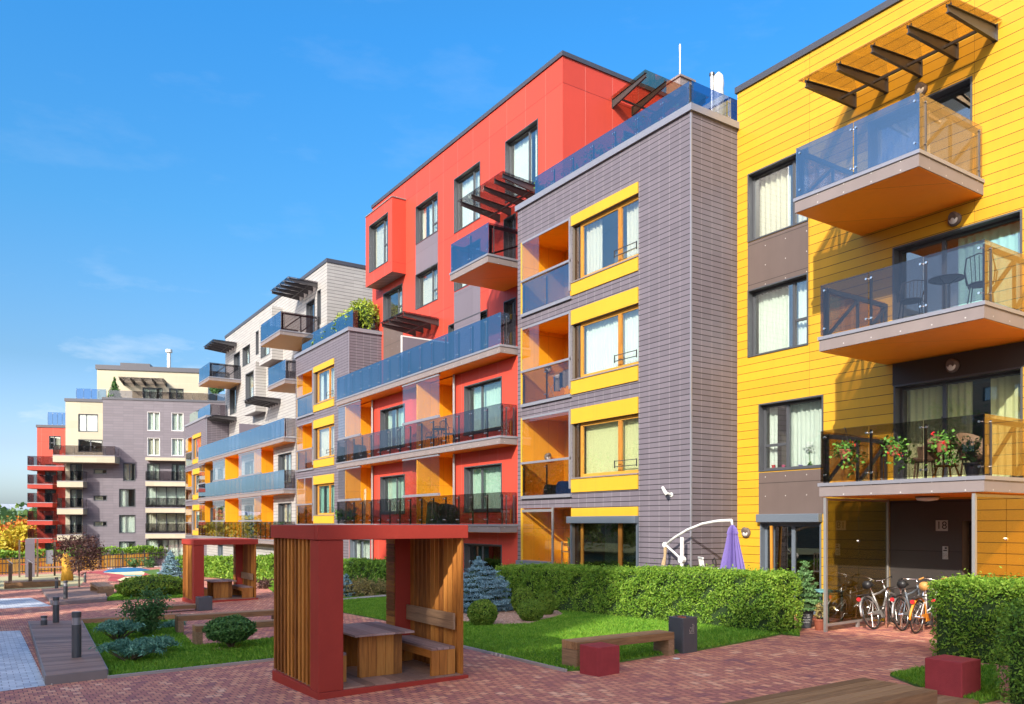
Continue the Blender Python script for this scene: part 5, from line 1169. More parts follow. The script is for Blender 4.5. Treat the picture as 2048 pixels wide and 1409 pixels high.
c = gp(134, 1162); t = thing('play_stump', 'sunlit orange carved timber trunk standing on the playground', 'play sculpture', tuple(c)); b = MB(); b.tube([c, c+Vector((.03, 0, .8)), c+Vector((-.05, 0, 1.5)), c+Vector((-.12, 0, 2.0))], [.42, .36, .28, .14], 12); b.tube([c+Vector((-.05, 0, 1.3)), c+Vector((-.6, 0, 1.8))], [.14, .09], 8); b.build('trunk', M['orangewood'], t, smooth=True)

# ================================================================== GARDEN AND BALCONY THINGS
# cantilever parasol
gx = 14.85; yU = yx(1465, gx); gzU = G(gx, yU)
t = thing('cantilever_parasol', 'closed purple cantilever parasol hanging from a white curved arm behind the hedge', 'parasol', (gx, yx(1363, gx), G(gx, 15)))
pp = lambda px, py: Vector((gx, yx(px, gx), zx(px, py, gx)))
b = MB(); pm = pp(1363, 1140); b.tube([Vector((pm.x, pm.y, G(gx, pm.y))), pp(1364, 1075)], .045, 10); b.build('post', M['white'], t, smooth=True)
b = MB(); b.tube([pp(1330, 1091), pp(1350, 1075), pp(1375, 1060), pp(1405, 1048), pp(1435, 1042.5), pp(1463, 1041)], .035, 8); b.tube([pp(1463, 1040), pp(1465, 1052)], .03, 8); b.build('arm', M['white'], t, smooth=True)
b = MB(); b.tube([pp(1331, 1090), pp(1364, 1120)], .03, 8); b.disc(pp(1364, 1120), (1, 0, 0), .09, .12, 12); b.disc(pp(1331, 1090), (1, 0, 0), .07, .1, 12); b.build('strut', M['white'], t)
b = MB(); b.tube([pp(1331, 1092), pp(1330, 1112), pp(1327, 1130)], [.05, .035, .06], 6); b.build('rope', M['wicker'], t)
top = pp(1465, 1050); bot = pp(1465, 1140); nf = 16; b = MB(); V = []; hh = top.z-bot.z
for (f, r) in ((0, .03), (.08, .1), (.2, .14), (.21, .12), (.5, .18), (.8, .255), (1, .30)):
    for k in range(nf*2):
        g = math.pi*k/nf; rr = r*(1.0 if k % 2 else .62); V.append((top.x+rr*math.cos(g), top.y+rr*math.sin(g), top.z-hh*f-(.04 if k % 2 == 0 and f == 1 else 0)))
b.v = V
for i in range(6):
    for k in range(nf*2): b.f.append((i*nf*2+k, i*nf*2+(k+1) % (nf*2), (i+1)*nf*2+(k+1) % (nf*2), (i+1)*nf*2+k)); b.m.append(0)
b.build('canopy', M['lilac'], t)
# white slatted garden chair
def slat_chair(label, x, y, z, mat='white', rz=0, grp=None, cat='chair', name='garden_chair'):
    t = local(name, label, cat, grp); w = .26
    b = MB()
    for k in range(7): b.beam((-w+.04+k*.078, .22, .43), (-w+.04+k*.078, .3, .92), .018, .03)
    b.beam((-w, .3, .93), (w, .3, .93), .035, .035); b.beam((-w, .22, .45), (w, .22, .45), .03, .03); b.build('backrest', M[mat], t)
    b = MB()
    for k in range(5): b.box(-w, w, -.24+k*.095, -.165+k*.095, .42, .44)
    b.build('seat', M[mat], t)
    for sx in (-1, 1):
        for sy in (-1, 1): b = MB(); b.tube([(sx*w, sy*.22, 0), (sx*w, sy*.22, .44 if sy > 0 else .64)], .014, 6); b.build('leg', M[mat], t)
        b = MB(); b.tube([(sx*w, -.24, .64), (sx*w, .25, .66)], .016, 6); b.build('armrest', M[mat], t)
    return put(t, (x, y, z), rz)
wc = slat_chair('white slatted garden chair just above the sunlit hedge', 14.9, yx(1426, 14.9), zx(1426, 1114, 14.9)-.95, rz=R(55))
c = Vector((15.5, yx(1432, 15.5), G(15.5, 13))); t = thing('lantern_hook', 'black curled shepherd hook behind the white garden chair', 'hook', tuple(c)); b = MB(); b.tube([c, c+Vector((0, 0, 1.35)), c+Vector((0, .05, 1.45)), c+Vector((0, .12, 1.38)), c+Vector((0, .08, 1.28))], .02, 6); b.build('rod', M['black'], t)
# potted spruce and pots
def pot(label, x, y, r, h, mat, grp=None, name='plant_pot', z=None):
    z = G(x, y) if z is None else z; t = thing(name, label, 'pot', (x, y, z), 0, grp); b = MB(); b.lathe((x, y, z), [(r*.68, 0), (r*.95, h*.84), (r*1.08, h*.85), (r*1.08, h), (r*.95, h), (r*.93, h*.9)], 20); b.build('body', M[mat], t, smooth=False)
    b = MB(); b.lathe((x, y, z+h*.86), [(r*.92, 0), (r*.5, .01)], 14); b.build('soil', M['mulch'], t); return t
pc = Vector((*pg(1610, 1256)[:2], 0)); tp = pot('dark slate plant pot with chalk writing at the end of the sunlit hedge', pc.x, pc.y, .19, .44, 'slatepot')
# chalk scribble on the pot
zb = G(pc.x, pc.y); b = MB()
for k, (h_, w_) in enumerate(((.30, .10), (.25, .13), (.19, .15), (.14, .12))):
    pts = []
    for j in range(15):
        g = math.pi*1.26+(j/14-.5)*w_*7; rr = .13+.055*(h_/.37)+.004; pts.append((pc.x+rr*math.cos(g), pc.y+rr*math.sin(g), zb+h_+.012*math.sin(j*2.4+k)))
    b.tube(pts, .0035, 4)
b.build('chalk_writing', M['white'], tp)
spruce('small potted green spruce rising behind the end of the sunlit hedge', (pc.x, pc.y, zb+.4), .4, 1.02, 4600, .032, 'fir', tiers=8, power=.7)
pot('terracotta plant pot beside the chalk written dark pot', 14.85, yx(1640, 14.85), .14, .24, 'terracotta'); bushy('potted_flowers', 'small pinkish flowers in the terracotta pot by the glass screen', (14.75, yx(1640, 14.75), G(14.75, 10.6)+.27), .35, .16, 7, 260, .03, 'dry', cat='flowers')
b = MB(); x, y = 16.1, 11.2; z = G(x, y); t = thing('garden_table', 'small teal metal garden table behind the potted spruce', 'table', (x, y, z)); b.box(x-.3, x+.3, y-.3, y+.3, z+.70, z+.73); b.build('tabletop', M['playaqua'], t)
for sx in (-.26, .26):
    for sy in (-.26, .26): b = MB(); b.box(x+sx-.02, x+sx+.02, y+sy-.02, y+sy+.02, z, z+.699); b.build('leg', M['playaqua'], t)
# bicycles
def bike(label, frame, guard, saddle, grip, step=True):
    t = local('bicycle', label, 'bicycle', 'bicycles parked by entrance 18'); Rw = .34
    for x in (0, 1.06):
        w = MB(); w.torus((x, 0, Rw), (0, 1, 0), Rw-.016, .016, 36, 8); wo = w.build('wheel', M['rubber'], t, smooth=True)
        r = MB(); r.torus((x, 0, Rw), (0, 1, 0), Rw-.045, .011, 32, 6); r.build('rim', M['chrome'], wo, smooth=True)
        s = MB(); s.tube([(x, -.05, Rw), (x, .05, Rw)], .022, 8)
        for k in range(18): g = 2*math.pi*k/18; s.tube([(x, .02*(-1)**k, Rw), (x+(Rw-.045)*math.cos(g), 0, Rw+(Rw-.045)*math.sin(g))], .0022, 3, caps=False)
        s.build('spokes', M['chrome'], wo)
        m = MB(); pts = [(x+(Rw+.035)*math.cos(a), 0, Rw+(Rw+.035)*math.sin(a)) for a in np.linspace(R(15) if x else R(-10), R(150) if x else R(185), 14)]
        m.tube(pts, .024, 6); m.build('mudguard', M[guard], t, smooth=True)
    bb, st, hd, hb = (.44, 0, .29), (.30, 0, .78), (.90, 0, .82), (.955, 0, .60)
    f = MB(); f.tube([bb, st], .02, 8); f.tube([(.345, 0, .62) if step else st, hb] if False else [(.40, 0, .42) if step else (.32, 0, .72), (.70, 0, .45) if step else (.6, 0, .75), hd], .022, 8); f.tube([bb, (.93, 0, .70)], .026, 8)
    for s in (-.05, .05): f.tube([bb, (0, s, Rw)], .012, 6); f.tube([(.315, 0, .72), (0, s, Rw)], .01, 6); f.tube([hb, (1.0, s, .45), (1.06, s, Rw)], .013, 6)
    f.tube([hb, hd, (.885, 0, .90)], .02, 8); f.build('frame', M[frame], t, smooth=True)
    s = MB(); s.tube([st, (.27, 0, .92)], .014, 8); s.build('seat_post', M['chrome'], t); s = MB(); s.tube([(.14, 0, .945), (.24, 0, .95), (.36, 0, .945), (.43, 0, .93)], [.09, .085, .04, .025], 10); s.build('saddle', M[saddle], t, smooth=True)
    h = MB(); h.tube([(.885, 0, .9), (.87, 0, 1.02)], .014, 8); h.tube([(.72, .29, 1.02), (.80, .26, 1.05), (.89, .12, 1.03), (.89, 0, 1.02), (.89, -.12, 1.03), (.80, -.26, 1.05), (.72, -.29, 1.02)], .012, 8); h.build('handlebar', M['chrome'], t, smooth=True)
    for sy in (-1, 1): h = MB(); h.tube([(.80, sy*.26, 1.05), (.70, sy*.30, 1.015)], .018, 8); h.build('grip', M[grip], t)
    c = MB(); c.disc(bb, (0, 1, 0), .09, .012, 20); c.tube([(.44, .06, .29), (.50, .06, .14)], .01, 6); c.tube([(.44, -.06, .29), (.38, -.06, .44)], .01, 6); c.box(.44, .56, .06, .16, .13, .15); c.box(.32, .44, -.16, -.06, .43, .45); c.build('crank', M['steel'], t)
    if guard != 'steel': c = MB(); c.box(.38, .56, -.035, -.02, .22, .38); c.box(0, .45, -.032, -.022, .30, .38); c.build('chain_guard', M[guard], t)
    c = MB(); c.box(-.28, .2, -.06, .06, .735, .75); c.tube([(-.2, .05, .735), (0, .06, Rw)], .007, 5); c.tube([(-.2, -.05, .735), (0, -.06, Rw)], .007, 5); c.build('rack', M['steel'], t)
    c = MB(); c.disc((-.32, 0, .66), (1, 0, 0), .04, .03, 12); c.build('rear_light', M['flower'], t); return t
def place_bike(b, x, y, rz, lean):
    b.location = (x, y, G(x, y)); b.rotation_euler = (lean, 0, rz)
M['lime'] = plain('lime_paint', (.45, .62, .06), .3); M['orange'] = plain('orange_plastic', (.75, .28, .03), .4); M['tan'] = plain('tan_leather', (.55, .27, .08), .5)
place_bike(bike('silver bicycle leaning by the glass screen, leftmost of the four', 'galv', 'galv', 'black', 'black', False), 15.6, 9.66, R(5), R(-16))
place_bike(bike('dark bicycle with red rear light between the silver and white ones', 'blueframe', 'galv', 'black', 'black', False), 15.72, 9.12, R(6), R(-6))
place_bike(bike('white bicycle with orange mudguards and tan saddle nearest the hedge', 'white', 'orange', 'tan', 'tan'), 15.5, 8.72, R(8), R(5))
place_bike(bike('lime green bicycle standing just behind the white one', 'lime', 'steel', 'black', 'tan'), 15.85, 8.46, R(5), R(4))
for k, (x, y) in enumerate(((15.95, 9.62), (16.0, 8.85))):
    t = thing('bike_rack', ('bent steel tube bicycle stand beside the silver bicycle', 'bent steel tube bicycle stand behind the white bicycle')[k], 'bike stand', (x, y, G(x, y)), 0, 'tube bicycle stands'); z = G(x, y); b = MB(); b.tube([(x, y, z), (x, y, z+.75), (x+.06, y, z+.84), (x+.5, y, z+.84), (x+.56, y, z+.75), (x+.56, y, z)], .024, 10); b.build('hoop', M['chrome'], t, smooth=True)
# geraniums hanging on the lowest yellow balcony
zR = 3.335+1.08
def basket(label, px):
    X = 14.62; y = yx(px, X); t = thing('hanging_basket', label, 'flower pot', (X, y, zR-.55), 0, 'geranium pots on the lowest yellow balcony'); z = zR-.62
    b = MB(); b.lathe((X, y, z), [(.09, 0), (.14, .17), (.15, .18), (.15, .2)], 16); b.build('pot', M['terracotta'], t)
    b = MB()
    for k in range(3): g = k*2.1; b.tube([(X+.14*math.cos(g), y+.14*math.sin(g), z+.2), (X, y, zR-.02)], .005, 4)
    b.tube([(X, y, zR-.02), (X-.04, y, zR+.03), (X-.06, y, zR-.01)], .007, 4); b.build('hanger', M['black'], t)
    m = 420; d = rng.normal(0, 1, (m, 3)); p = np.array([X, y, z+.2])+d*np.array([.09, .11, .08]); kk = rng.uniform(size=m) < .3; p[kk] += np.stack([rng.normal(0, .06, kk.sum()), rng.normal(-.12, .07, kk.sum()), -rng.uniform(.1, .38, kk.sum())], 1); leafquads('foliage', p, .034, M['geran'], t, np.array([-.4, -.2, .7]), .75)
    for k in range(3):
        f = MB()
        q = Vector((X-.05+rng.normal(0, .09), y+rng.normal(0, .16), z+.22+rng.normal(.05, .14)))
        for j in range(7): e = q+Vector(rng.normal(0, .018, 3)); f.disc(e, tuple(rng.normal(size=3)), .012, .008, 6)
        f.build('flower', M['flower'], t)
basket('red geraniums in a hanging pot at the left end of the lowest yellow balcony', 1692); basket('red geraniums in a hanging pot at the middle of the lowest yellow balcony', 1790); basket('red geraniums in a hanging pot before the wicker table', 1886)
def wicker_chair(label, x, y, z, rz):
    t = local('wicker_chair', label, 'chair', 'wicker chairs on the lowest yellow balcony'); b = MB(); b.lathe((0, 0, .36), [(.25, 0), (.27, .04), (.26, .08)], 18); b.build('seat', M['wicker'], t)
    b = MB(); V = []
    for i in range(13):
        g = math.pi*(-.1+1.2*i/12); hh = .24+.26*max(0, math.sin(g))**.6
        V += [(.26*math.cos(g), .26*math.sin(g), .40), (.31*math.cos(g), .31*math.sin(g), .40+hh)]
    b.v = V+[(x_*.93, y_*.93, z_) for x_, y_, z_ in V]
    for i in range(12):
        for o_ in (0, 26): b.f.append((o_+2*i, o_+2*i+2, o_+2*i+3, o_+2*i+1)); b.m.append(0)
        b.f.append((2*i+1, 2*i+3, 26+2*i+3, 26+2*i+1)); b.m.append(0)
    b.build('backrest', M['wicker'], t)
    for k in range(4): g = math.pi/4+k*math.pi/2; b = MB(); b.tube([(.2*math.cos(g), .2*math.sin(g), .36), (.24*math.cos(g), .24*math.sin(g), 0)], .017, 6); b.build('leg', M['wicker'], t)
    put(t, (x, y, z), rz); return t
zB1 = 3.34
wicker_chair('wicker chair left of the round wicker table on the lowest yellow balcony', 15.4, yx(1850, 15.4), zB1, R(200)); wicker_chair('wicker chair right of the round wicker table on the lowest yellow balcony', 15.6, yx(1950, 15.6), zB1, R(-20))
x, y = 15.3, yx(1893, 15.3); t = thing('wicker_table', 'round wicker table on the lowest yellow balcony', 'table', (x, y, zB1)); b = MB(); b.lathe((x, y, zB1+.58), [(.30, 0), (.33, .02), (.33, .1), (.3, .11)], 22); b.build('tabletop', M['wicker'], t)
for k in range(4): g = math.pi/4+k*math.pi/2; b = MB(); b.tube([(x+.22*math.cos(g), y+.22*math.sin(g), zB1+.58), (x+.14*math.cos(g), y+.14*math.sin(g), zB1+.3), (x+.24*math.cos(g), y+.24*math.sin(g), zB1)], .018, 6); b.build('leg', M['timber'], t)
b = MB(); b.torus((x, y, zB1+.25), (0, 0, 1), .19, .015, 20, 6); b.build('ring', M['timber'], t)
pot('grey plant pot at the right corner of the lowest yellow balcony', 15.0, yx(1945, 15.0), .14, .26, 'slatepot', z=zB1); bushy('potted_plant', 'spiky green plant in the grey pot on the lowest yellow balcony', (15.0, yx(1945, 15.0), zB1+.24), .5, .2, 8, 260, .04, 'geran', cat='plant')
# bistro set on the middle balcony
def bistro_chair(label, x, y, z, rz, grp='black metal bistro chairs'):
    t = local('bistro_chair', label, 'chair', grp); b = MB(); b.lathe((0, 0, .43), [(.2, 0), (.21, .02), (.2, .035)], 18); b.build('seat', M['black'], t)
    b = MB(); b.tube([(-.21, .12, .43), (-.24, .2, .66), (-.2, .27, .88), (0, .3, .93), (.2, .27, .88), (.24, .2, .66), (.21, .12, .43)], .013, 7)
    for k in range(5): b.tube([(-.12+k*.06, .2, .45), (-.14+k*.07, .29, .91)], .007, 5)
    b.tube([(-.23, .19, .66), (-.25, -.02, .65), (-.21, -.15, .43)], .012, 6); b.tube([(.23, .19, .66), (.25, -.02, .65), (.21, -.15, .43)], .012, 6); b.build('backrest', M['black'], t)
    for sx in (-1, 1):
        for sy in (-1, 1): b = MB(); b.tube([(sx*.15, sy*.13, .43), (sx*.2, sy*.2, 0)], .011, 6); b.build('leg', M['black'], t)
    return put(t, (x, y, z), rz)
zB2 = 6.385
def bistro_table(label, x, y, z, r=.3, mat='black', name='bistro_table'):
    t = thing(name, label, 'table', (x, y, z)); b = MB(); b.torus((x, y, z+.7), (0, 0, 1), r, .014, 26, 6); b.disc((x, y, z+.705), (0, 0, 1), r, .008, 26); b.build('tabletop', M[mat], t)
    for k in range(4): g = k*math.pi/2; b = MB(); b.tube([(x+r*.8*math.cos(g), y+r*.8*math.sin(g), z+.69), (x+.06*math.cos(g), y+.06*math.sin(g), z+.6), (x+.06*math.cos(g), y+.06*math.sin(g), z+.1), (x+.25*math.cos(g), y+.25*math.sin(g), z)], .011, 6); b.build('leg', M[mat], t)
bistro_table('round black bistro table on the middle yellow balcony', 15.1, yx(1893, 15.1), zB2); bistro_chair('black bistro chair left of the round table on the middle yellow balcony', 15.1, yx(1822, 15.1), zB2, R(-70)); bistro_chair('black bistro chair at the right corner of the middle yellow balcony', 15.1, yx(1962, 15.1), zB2, R(110))
# furniture on the red building's balconies
def bx_thing(name, label, cat, x, y, z, dx, dy, dz, mat, bev=.03):
    """soft covered furniture: a rounded, slightly tapering cover with folds"""
    t = thing(name, label, cat, (x, y, z)); b = MB(); n = 20; V = []
    for f, s in ((0, 1), (.35, .97), (.75, .9), (.95, .8), (1, .6)):
        for k in range(n):
            g = 2*math.pi*k/n; c_, s_ = math.cos(g), math.sin(g); q = (abs(c_)**4+abs(s_)**4)**-.25; w = 1+.04*math.sin(k*2.6+f*4); V.append((x+c_*q*dx/2*s*w, y+s_*q*dy/2*s*w, z+dz*f*(1+.06*math.sin(g))))
    b.v = V
    for i in range(4):
        for k in range(n): b.f.append((i*n+k, i*n+(k+1) % n, (i+1)*n+(k+1) % n, (i+1)*n+k)); b.m.append(0)
    b.f.append(tuple(4*n+k for k in range(n))); b.m.append(0); b.build('cover', M[mat], t, smooth=False); return t
bx_thing('covered_furniture', 'black covered garden furniture at right on the lowest red balcony', 'covered furniture', 14.95, yx(895, 14.95), 2.475, .55, 1.1, .75, 'rubber'); bx_thing('covered_grill', 'grey covered grill on the lowest red balcony', 'covered grill', 14.95, yx(868, 14.95), 2.475, .5, .7, .85, 'steel')
bistro_table('black bistro table on the middle red balcony', 14.85, yx(880, 14.85), 5.455); bistro_chair('black bistro chair left of the table on the middle red balcony', 14.85, yx(862, 14.85), 5.455, R(-80), 'black bistro chairs on the red building'); bistro_chair('black bistro chair right of the table on the middle red balcony', 14.85, yx(897, 14.85), 5.455, R(100), 'black bistro chairs on the red building')
bx_thing('covered_furniture', 'dark covered chair at the left end of the middle red balcony', 'covered furniture', 14.95, yx(690, 14.95), 5.455, .55, 1.4, .8, 'rubber'); bx_thing('covered_furniture', 'grey covered chair right of the dark one on the middle red balcony', 'covered furniture', 14.95, yx(720, 14.95), 5.455, .5, .9, .75, 'steel')
t = thing('step_ladder', 'pale wooden step ladder leaning on the lowest red balcony', 'ladder', (14.9, yx(733, 14.9), 2.48)); yy = yx(730, 14.9); b = MB()
for s in (-.2, .2): b.beam((14.75+s*.3, yy+s-.25, 2.48), (15.0+s*.3, yy+s+.2, 4.1), .05, .03)
for k in range(6): f = (k+.7)/6.5; b.beam((14.75+.25*f-.06, yy-.45+.45*f, 2.48+1.62*f), (14.75+.25*f+.06, yy-.05+.45*f, 2.48+1.62*f), .06, .025)
b.build('frame', M['wicker'], t)
for k, px in enumerate((676, 686, 697, 707)): bushy('balcony_plant', 'leafy green plant behind the smoked glass at the left end of the lowest red balcony', (14.75, yx(px, 14.75), 2.6), .6, .22, 7, 240, .05, 'geran', 'plants on the lowest red balcony', cat='plant')
# things on the grey block loggias
l2 = LV[1][2]; l3 = LV[2][2]
t = thing('drying_rack', 'clothes drying rack with blue and white laundry in a loggia of the grey block', 'drying rack', (15.6, 19.6, l2)); b = MB(); xx = 15.65; y0, y1 = LA0+.3, LA0+1.7
for k in range(6): b.tube([(xx-.25+k*.1, y0, l2+.85), (xx-.25+k*.1, y1, l2+.85)], .006, 4)
for yq in (y0, y1): b.tube([(xx-.25, yq, l2+.85), (xx+.25, yq, l2)], .01, 5); b.tube([(xx+.25, yq, l2+.85), (xx-.25, yq, l2)], .01, 5)
b.build('frame', M['white'], t)
M['denim'] = plain('blue_cloth', (.04, .12, .35), .9)
for k, (q0, mt) in enumerate(((.1, 'white'), (.45, 'denim'), (.85, 'white'), (1.1, 'denim'))):
    v, f = wavy(Fr((xx-.25+k*.13, 0, 0), (0, 1, 0), (-1, 0, 0)), y0+q0, y0+q0+.32, 0, l2+.35, l2+.86, .015, .2); b = MB(); b.v = v; b.f = f; b.m = [0]*len(f); b.build('laundry', M[mt], t, smooth=True, fix=False)
bx_thing('storage_bag', 'blue and black storage bags on the loggia floor below the straw blinds', 'bag', 15.65, LA0+.75, l3+.01, .5, 1.0, .42, 'denim'); bx_thing('storage_bag', 'rounded black bag on the loggia floor beside the blue one', 'bag', 15.7, LA0+1.7, l3+.01, .45, .6, .35, 'rubber')
t = thing('shelf_unit', 'pale wooden shelf unit in the ground floor loggia of the grey block', 'shelf', (15.9, LA0+.9, .22)); b = MB(); x, y = 15.95, LA0+.75
for sx in (0, .3):
    for sy in (0, .75): b.box(x+sx, x+sx+.035, y+sy, y+sy+.035, .23, 1.9)
for zz in (.5, 1.0, 1.55): b.box(x, x+.335, y-.0, y+.785, zz, zz+.03)
b.build('frame', M['wicker'], t); pot('small pot on the pale shelf unit in the ground floor loggia', 16.1, LA0+1.25, .09, .15, 'terracotta', z=1.585); bushy('potted_plant', 'small bushy plant on top of the pale shelf unit', (16.1, LA0+1.25, 1.72), .3, .15, 6, 160, .035, 'geran', cat='plant')
for (f_, y_, z_, lab) in ((side(LA1-.001), 16.2, LV[1][2]+1.3, 'round lamp on the amber wall of the loggia with the drying rack'), (side(LA1-.001), 16.2, LV[2][2]+1.35, 'round lamp on the amber wall of the loggia above the storage bags')): bulkhead_lamp(f_, y_, z_, lab, 'loggia lamps')
# terrace planting
for k, px in enumerate((1105, 1150, 1200, 1250, 1295, 1335)):
    y = yx(px, XG+.8); bushy('terrace_shrub', 'dark shrub behind the blue glass of the grey block roof terrace', (XG+.8, y, tz1-.1), .85, .5, 9, 600, .05, 'pine', 'shrubs on the grey block roof terrace')
for k, (y, h, r) in enumerate(((G0+22.81+.9, 1.75, .85), (G0+22.81+2.7, 1.55, .95), (G0+22.81+4.4, 1.2, .85), (G0+22.81+6.0, 1.0, .8))):
    blob('dwarf_pine', ('tallest sunlit dwarf pine on the second grey block roof, next to the red wall', 'sunlit dwarf pine left of the tallest one on the second grey block roof', 'low sunlit dwarf pine in the middle of the roof row', 'lowest sunlit dwarf pine at the left end of the roof row')[k], 'shrub', (XG+1.15, y, tz2-.1), .75, r, h, 2400, .07, 'terrpine', 'dwarf pines on a roof terrace', fuzz=.13)
for k, (px, py) in enumerate(((229, 797),)):
    a, z = pf(px, 800, -1); c = FO+fd*a-fn*1.0; spruce('small conical conifer on the distant rooftop terrace', (c.x, c.y, zt+.3), .8, 2.4, 900, .14, 'pine')
a, z = pf(432, 800, -1.2); c = FO+fd*a-fn*1.2; t = tree('potted_tree', 'ball headed little tree on the distant rooftop terrace', (c.x, c.y, zt+.25), 2.2, .75, 20, 700, .14, 'rose', bole=.5, tr=.05)
# orchids and pots on the window sill of the yellow building
zs = zx(1580, 936, X1); 
for k, (px, mt, lb) in enumerate(((1547, 'flower', 'red flower pot on the inner sill of the yellow building window'), (1567, 'lilacpot', 'pink flower pot on the inner sill of the yellow building window'), (1601, 'lilac', 'purple flower pot on the inner window sill under the thin stems'), (1620, 'lilac', 'purple flower pot holding the white orchid'))):
    if mt == 'lilacpot' and mt not in M: M['lilacpot'] = plain('pink_glaze', (.6, .08, .2), .35)
    pot(lb, X1+.29, yx(px, X1+.29), .05, .085, mt, z=zx(px, 937, X1+.29))
y = yx(1620, X1+.29); z = zx(1620, 937, X1+.29)+.08; t = thing('orchid', 'white flowering orchid inside the yellow building window', 'orchid', (X1+.29, y, z)); b = MB(); b.tube([(X1+.29, y, z), (X1+.28, y+.02, z+.3), (X1+.27, y-.05, z+.45)], .006, 5); b.build('stem', M['geran'], t)
leafquads('petals', np.array([X1+.27, y-.02, z+.42])+rng.normal(0, 1, (26, 3))*np.array([.02, .07, .045]), .035, M['white'], t, np.array([-1., 0, 0]), .8); leafquads('leaves', np.array([X1+.29, y, z+.03])+rng.normal(0, 1, (12, 3))*np.array([.03, .06, .04]), .07, M['geran'], t, np.array([0, 0, .8]), .35)

# ================================================================== ACROSS THE STREET (behind the camera; it shades the yard and shows in the glass)
M['obrick'] = clad('ochre_brick', (.42, .27, .17), .3, .9, (.25, .16, .1), (.25, .16, .1), .02, .02, var=.15)
def opposite(label, x0, x1, y0, y1, zt):
    t = thing('opposite_block', label, 'building', (x1, (y0+y1)/2, 0)); fr = Fr((x1, 0, 0), (0, 1, 0), (1, 0, 0)); hs = []
    for k in range(int(zt//3.2)):
        z = 1.1+k*3.1
        for j in range(min(24, int((y1-y0)//3.2))): a = y0+1.1+j*3.2; hs.append((a, a+1.6, z, z+1.6, .6, 1)); window(t, fr, a, a+1.6, z, z+1.6, mull=(.5,), curt='none')
    mb = MB(); holed(mb, fr, y0, y1, -1, zt, hs); mb.quad((x0, y0, -1), (x1, y0, -1), (x1, y0, zt), (x0, y0, zt)); mb.quad((x0, y1, -1), (x0, y1, zt), (x1, y1, zt), (x1, y1, -1)); mb.quad((x0, y0, zt), (x1, y0, zt), (x1, y1, zt), (x0, y1, zt)); mb.quad((x0, y0, -1), (x0, y0, zt), (x0, y1, zt), (x0, y1, -1)); mb.build('wall', [M['obrick'], M['room']], t, fix=False)
opposite('tall ochre block across the street', -56, -45, -15.7, -.1, 41.6)
opposite('second tall ochre block across the street', -56, -45, -40, -19.7, 39.0)
opposite('long terrace far across the street', -78, -62, -30, 265, 23)
for k, (x, y, h) in enumerate(((-5, 2.6, 9.5), (-7, -3.5, 8.5), (-5.6, 20, 9), (-5, 26, 8.5), (-5.4, 32, 9), (-5, 38.5, 8.5), (-5.6, 45, 9), (-5.2, 52, 8.5), (-5.6, 60, 9), (-5.4, 68, 9))):
    tree('street_tree', 'leafy street tree across the yard behind the camera', (x, y, G(x, y)), h, 2.1 if h < 11 else 2.9, 50 if h < 11 else 90, 5200 if h < 11 else 11000, .13 if h < 11 else .17, 'grnt', 'street trees behind the camera', bole=.25, tr=.14)

# ================================================================== LIGHT, SKY, CAMERA
SUN = Vector((-1, -.535, .65)).normalized(); el = math.asin(SUN.z)
ld = bpy.data.lights.new('sun', 'SUN'); ld.energy = 3.0; ld.angle = R(.5); ld.color = (1, .91, .78)
so = bpy.data.objects.new('sun', ld); COL.objects.link(so); so.rotation_euler = (-SUN).to_track_quat('-Z', 'Y').to_euler(); so.location = (-30, -16, 30)
w = bpy.data.worlds.new('World'); scene.world = w; w.use_nodes = True; nt = w.node_tree; nt.nodes.clear()
sk = nt.nodes.new('ShaderNodeTexSky'); sk.sky_type = 'NISHITA'; sk.sun_disc = False; sk.sun_elevation = el; sk.sun_rotation = math.atan2(SUN.x, SUN.y); sk.air_density = 1.0; sk.dust_density = 2.5; sk.ozone_density = 2.0
hs_ = nt.nodes.new('ShaderNodeHueSaturation'); hs_.inputs['Saturation'].default_value = 1.0; hs_.inputs['Hue'].default_value = .5; nt.links.new(sk.outputs[0], hs_.inputs['Color'])
bg = nt.nodes.new('ShaderNodeBackground'); bg.inputs[1].default_value = .15; wo = nt.nodes.new('ShaderNodeOutputWorld')
tc = nt.nodes.new('ShaderNodeTexCoord'); mp = nt.nodes.new('ShaderNodeMapping'); mp.inputs['Scale'].default_value = (1, 1, 3.2); nt.links.new(tc.outputs['Generated'], mp.inputs[0])
nz = nt.nodes.new('ShaderNodeTexNoise'); nz.inputs['Scale'].default_value = 5.5; nz.inputs['Detail'].default_value = 7; nz.inputs['Roughness'].default_value = .6; nt.links.new(mp.outputs[0], nz.inputs['Vector'])
cr = nt.nodes.new('ShaderNodeValToRGB'); cr.color_ramp.elements[0].position = .545; cr.color_ramp.elements[1].position = .72; nt.links.new(nz.outputs['Fac'], cr.inputs[0])
sp = nt.nodes.new('ShaderNodeSeparateXYZ'); nt.links.new(tc.outputs['Generated'], sp.inputs[0])
mr = nt.nodes.new('ShaderNodeMapRange'); mr.inputs[1].default_value = .0; mr.inputs[2].default_value = .3; mr.inputs[3].default_value = .75; mr.inputs[4].default_value = .045; nt.links.new(sp.outputs[2], mr.inputs[0])
tn = nt.nodes.new('ShaderNodeMix'); tn.data_type = 'RGBA'; tn.blend_type = 'MULTIPLY'
m2 = nt.nodes.new('ShaderNodeValToRGB'); cr2 = m2.color_ramp
for e_ in range(3): cr2.elements.new(.5)
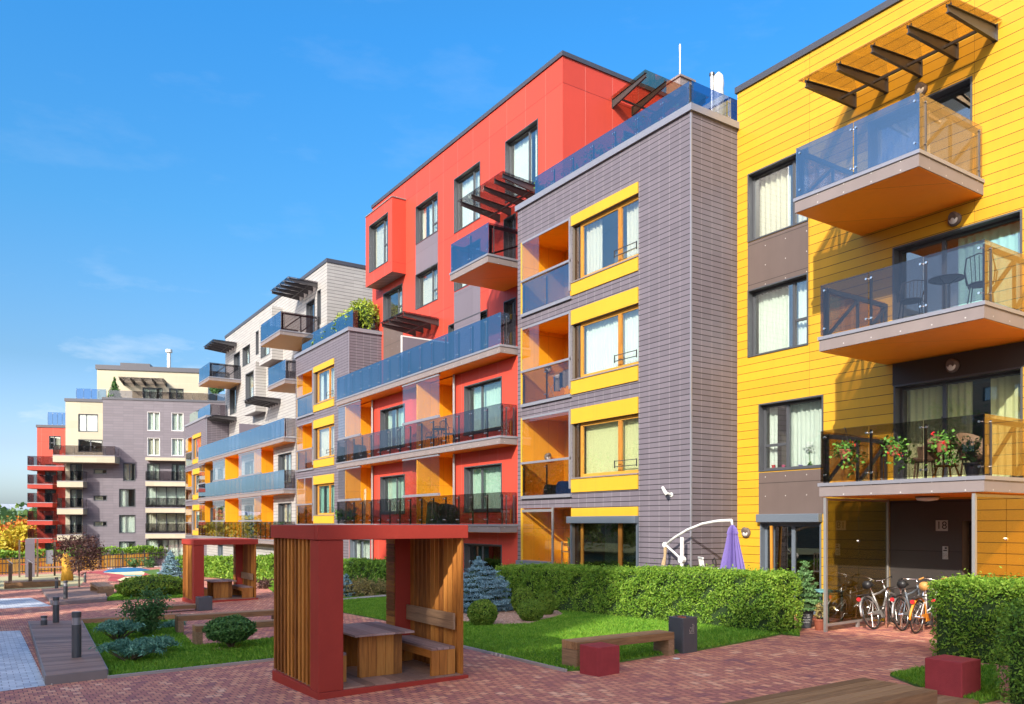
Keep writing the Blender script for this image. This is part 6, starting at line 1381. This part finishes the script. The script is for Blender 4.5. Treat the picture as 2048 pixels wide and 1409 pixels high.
for e_, (p_, c_) in zip(cr2.elements, ((.02, (.86, 1.0, 1.25)), (.085, (.60, .66, .80)), (.18, (.36, .51, .60)), (.34, (.228, .575, .745)), (.52, (.165, .63, .93)))): e_.position = p_; e_.color = (*c_, 1)
nt.links.new(sp.outputs[2], m2.inputs[0])
dt = nt.nodes.new('ShaderNodeVectorMath'); dt.operation = 'DOT_PRODUCT'; nt.links.new(tc.outputs['Generated'], dt.inputs[0]); dt.inputs[1].default_value = tuple(SUN)
m3 = nt.nodes.new('ShaderNodeMapRange'); m3.inputs[1].default_value = .1; m3.inputs[2].default_value = .8; nt.links.new(dt.outputs['Value'], m3.inputs[0])
tm = nt.nodes.new('ShaderNodeMix'); tm.data_type = 'RGBA'; nt.links.new(m3.outputs[0], tm.inputs[0]); nt.links.new(m2.outputs[0], tm.inputs[6]); tm.inputs[7].default_value = (1, 1, 1, 1)
nt.links.new(tm.outputs[2], tn.inputs[7])
mu = nt.nodes.new('ShaderNodeMath'); mu.operation = 'MULTIPLY'; nt.links.new(cr.outputs[0], mu.inputs[0]); nt.links.new(mr.outputs[0], mu.inputs[1])
mx = nt.nodes.new('ShaderNodeMix'); mx.data_type = 'RGBA'; nt.links.new(mu.outputs[0], mx.inputs[0]); tn.inputs[0].default_value = 1; nt.links.new(hs_.outputs[0], tn.inputs[6]); nt.links.new(tn.outputs[2], mx.inputs[6]); mx.inputs[7].default_value = (3.3, 3.4, 3.5, 1)
nt.links.new(mx.outputs[2], bg.inputs[0]); nt.links.new(bg.outputs[0], wo.inputs[0])
cd = bpy.data.cameras.new('camera'); cam = bpy.data.objects.new('camera', cd); COL.objects.link(cam); scene.camera = cam
cam.location = (0, 0, H); cam.rotation_euler = (math.pi/2, 0, -TH); cd.sensor_width = 36; cd.lens = FOC/2048*36; cd.shift_y = (HY-704.5)/2048; cd.clip_end = 5000; cd.clip_start = .1
scene.view_settings.view_transform = 'Standard'; scene.view_settings.look = 'None'; scene.view_settings.exposure = 1.25; scene.view_settings.gamma = 1.0
scene.cycles.max_bounces = 10; scene.cycles.transparent_max_bounces = 24; scene.cycles.diffuse_bounces = 4; scene.cycles.glossy_bounces = 4
scene.cycles.sample_clamp_indirect = 6
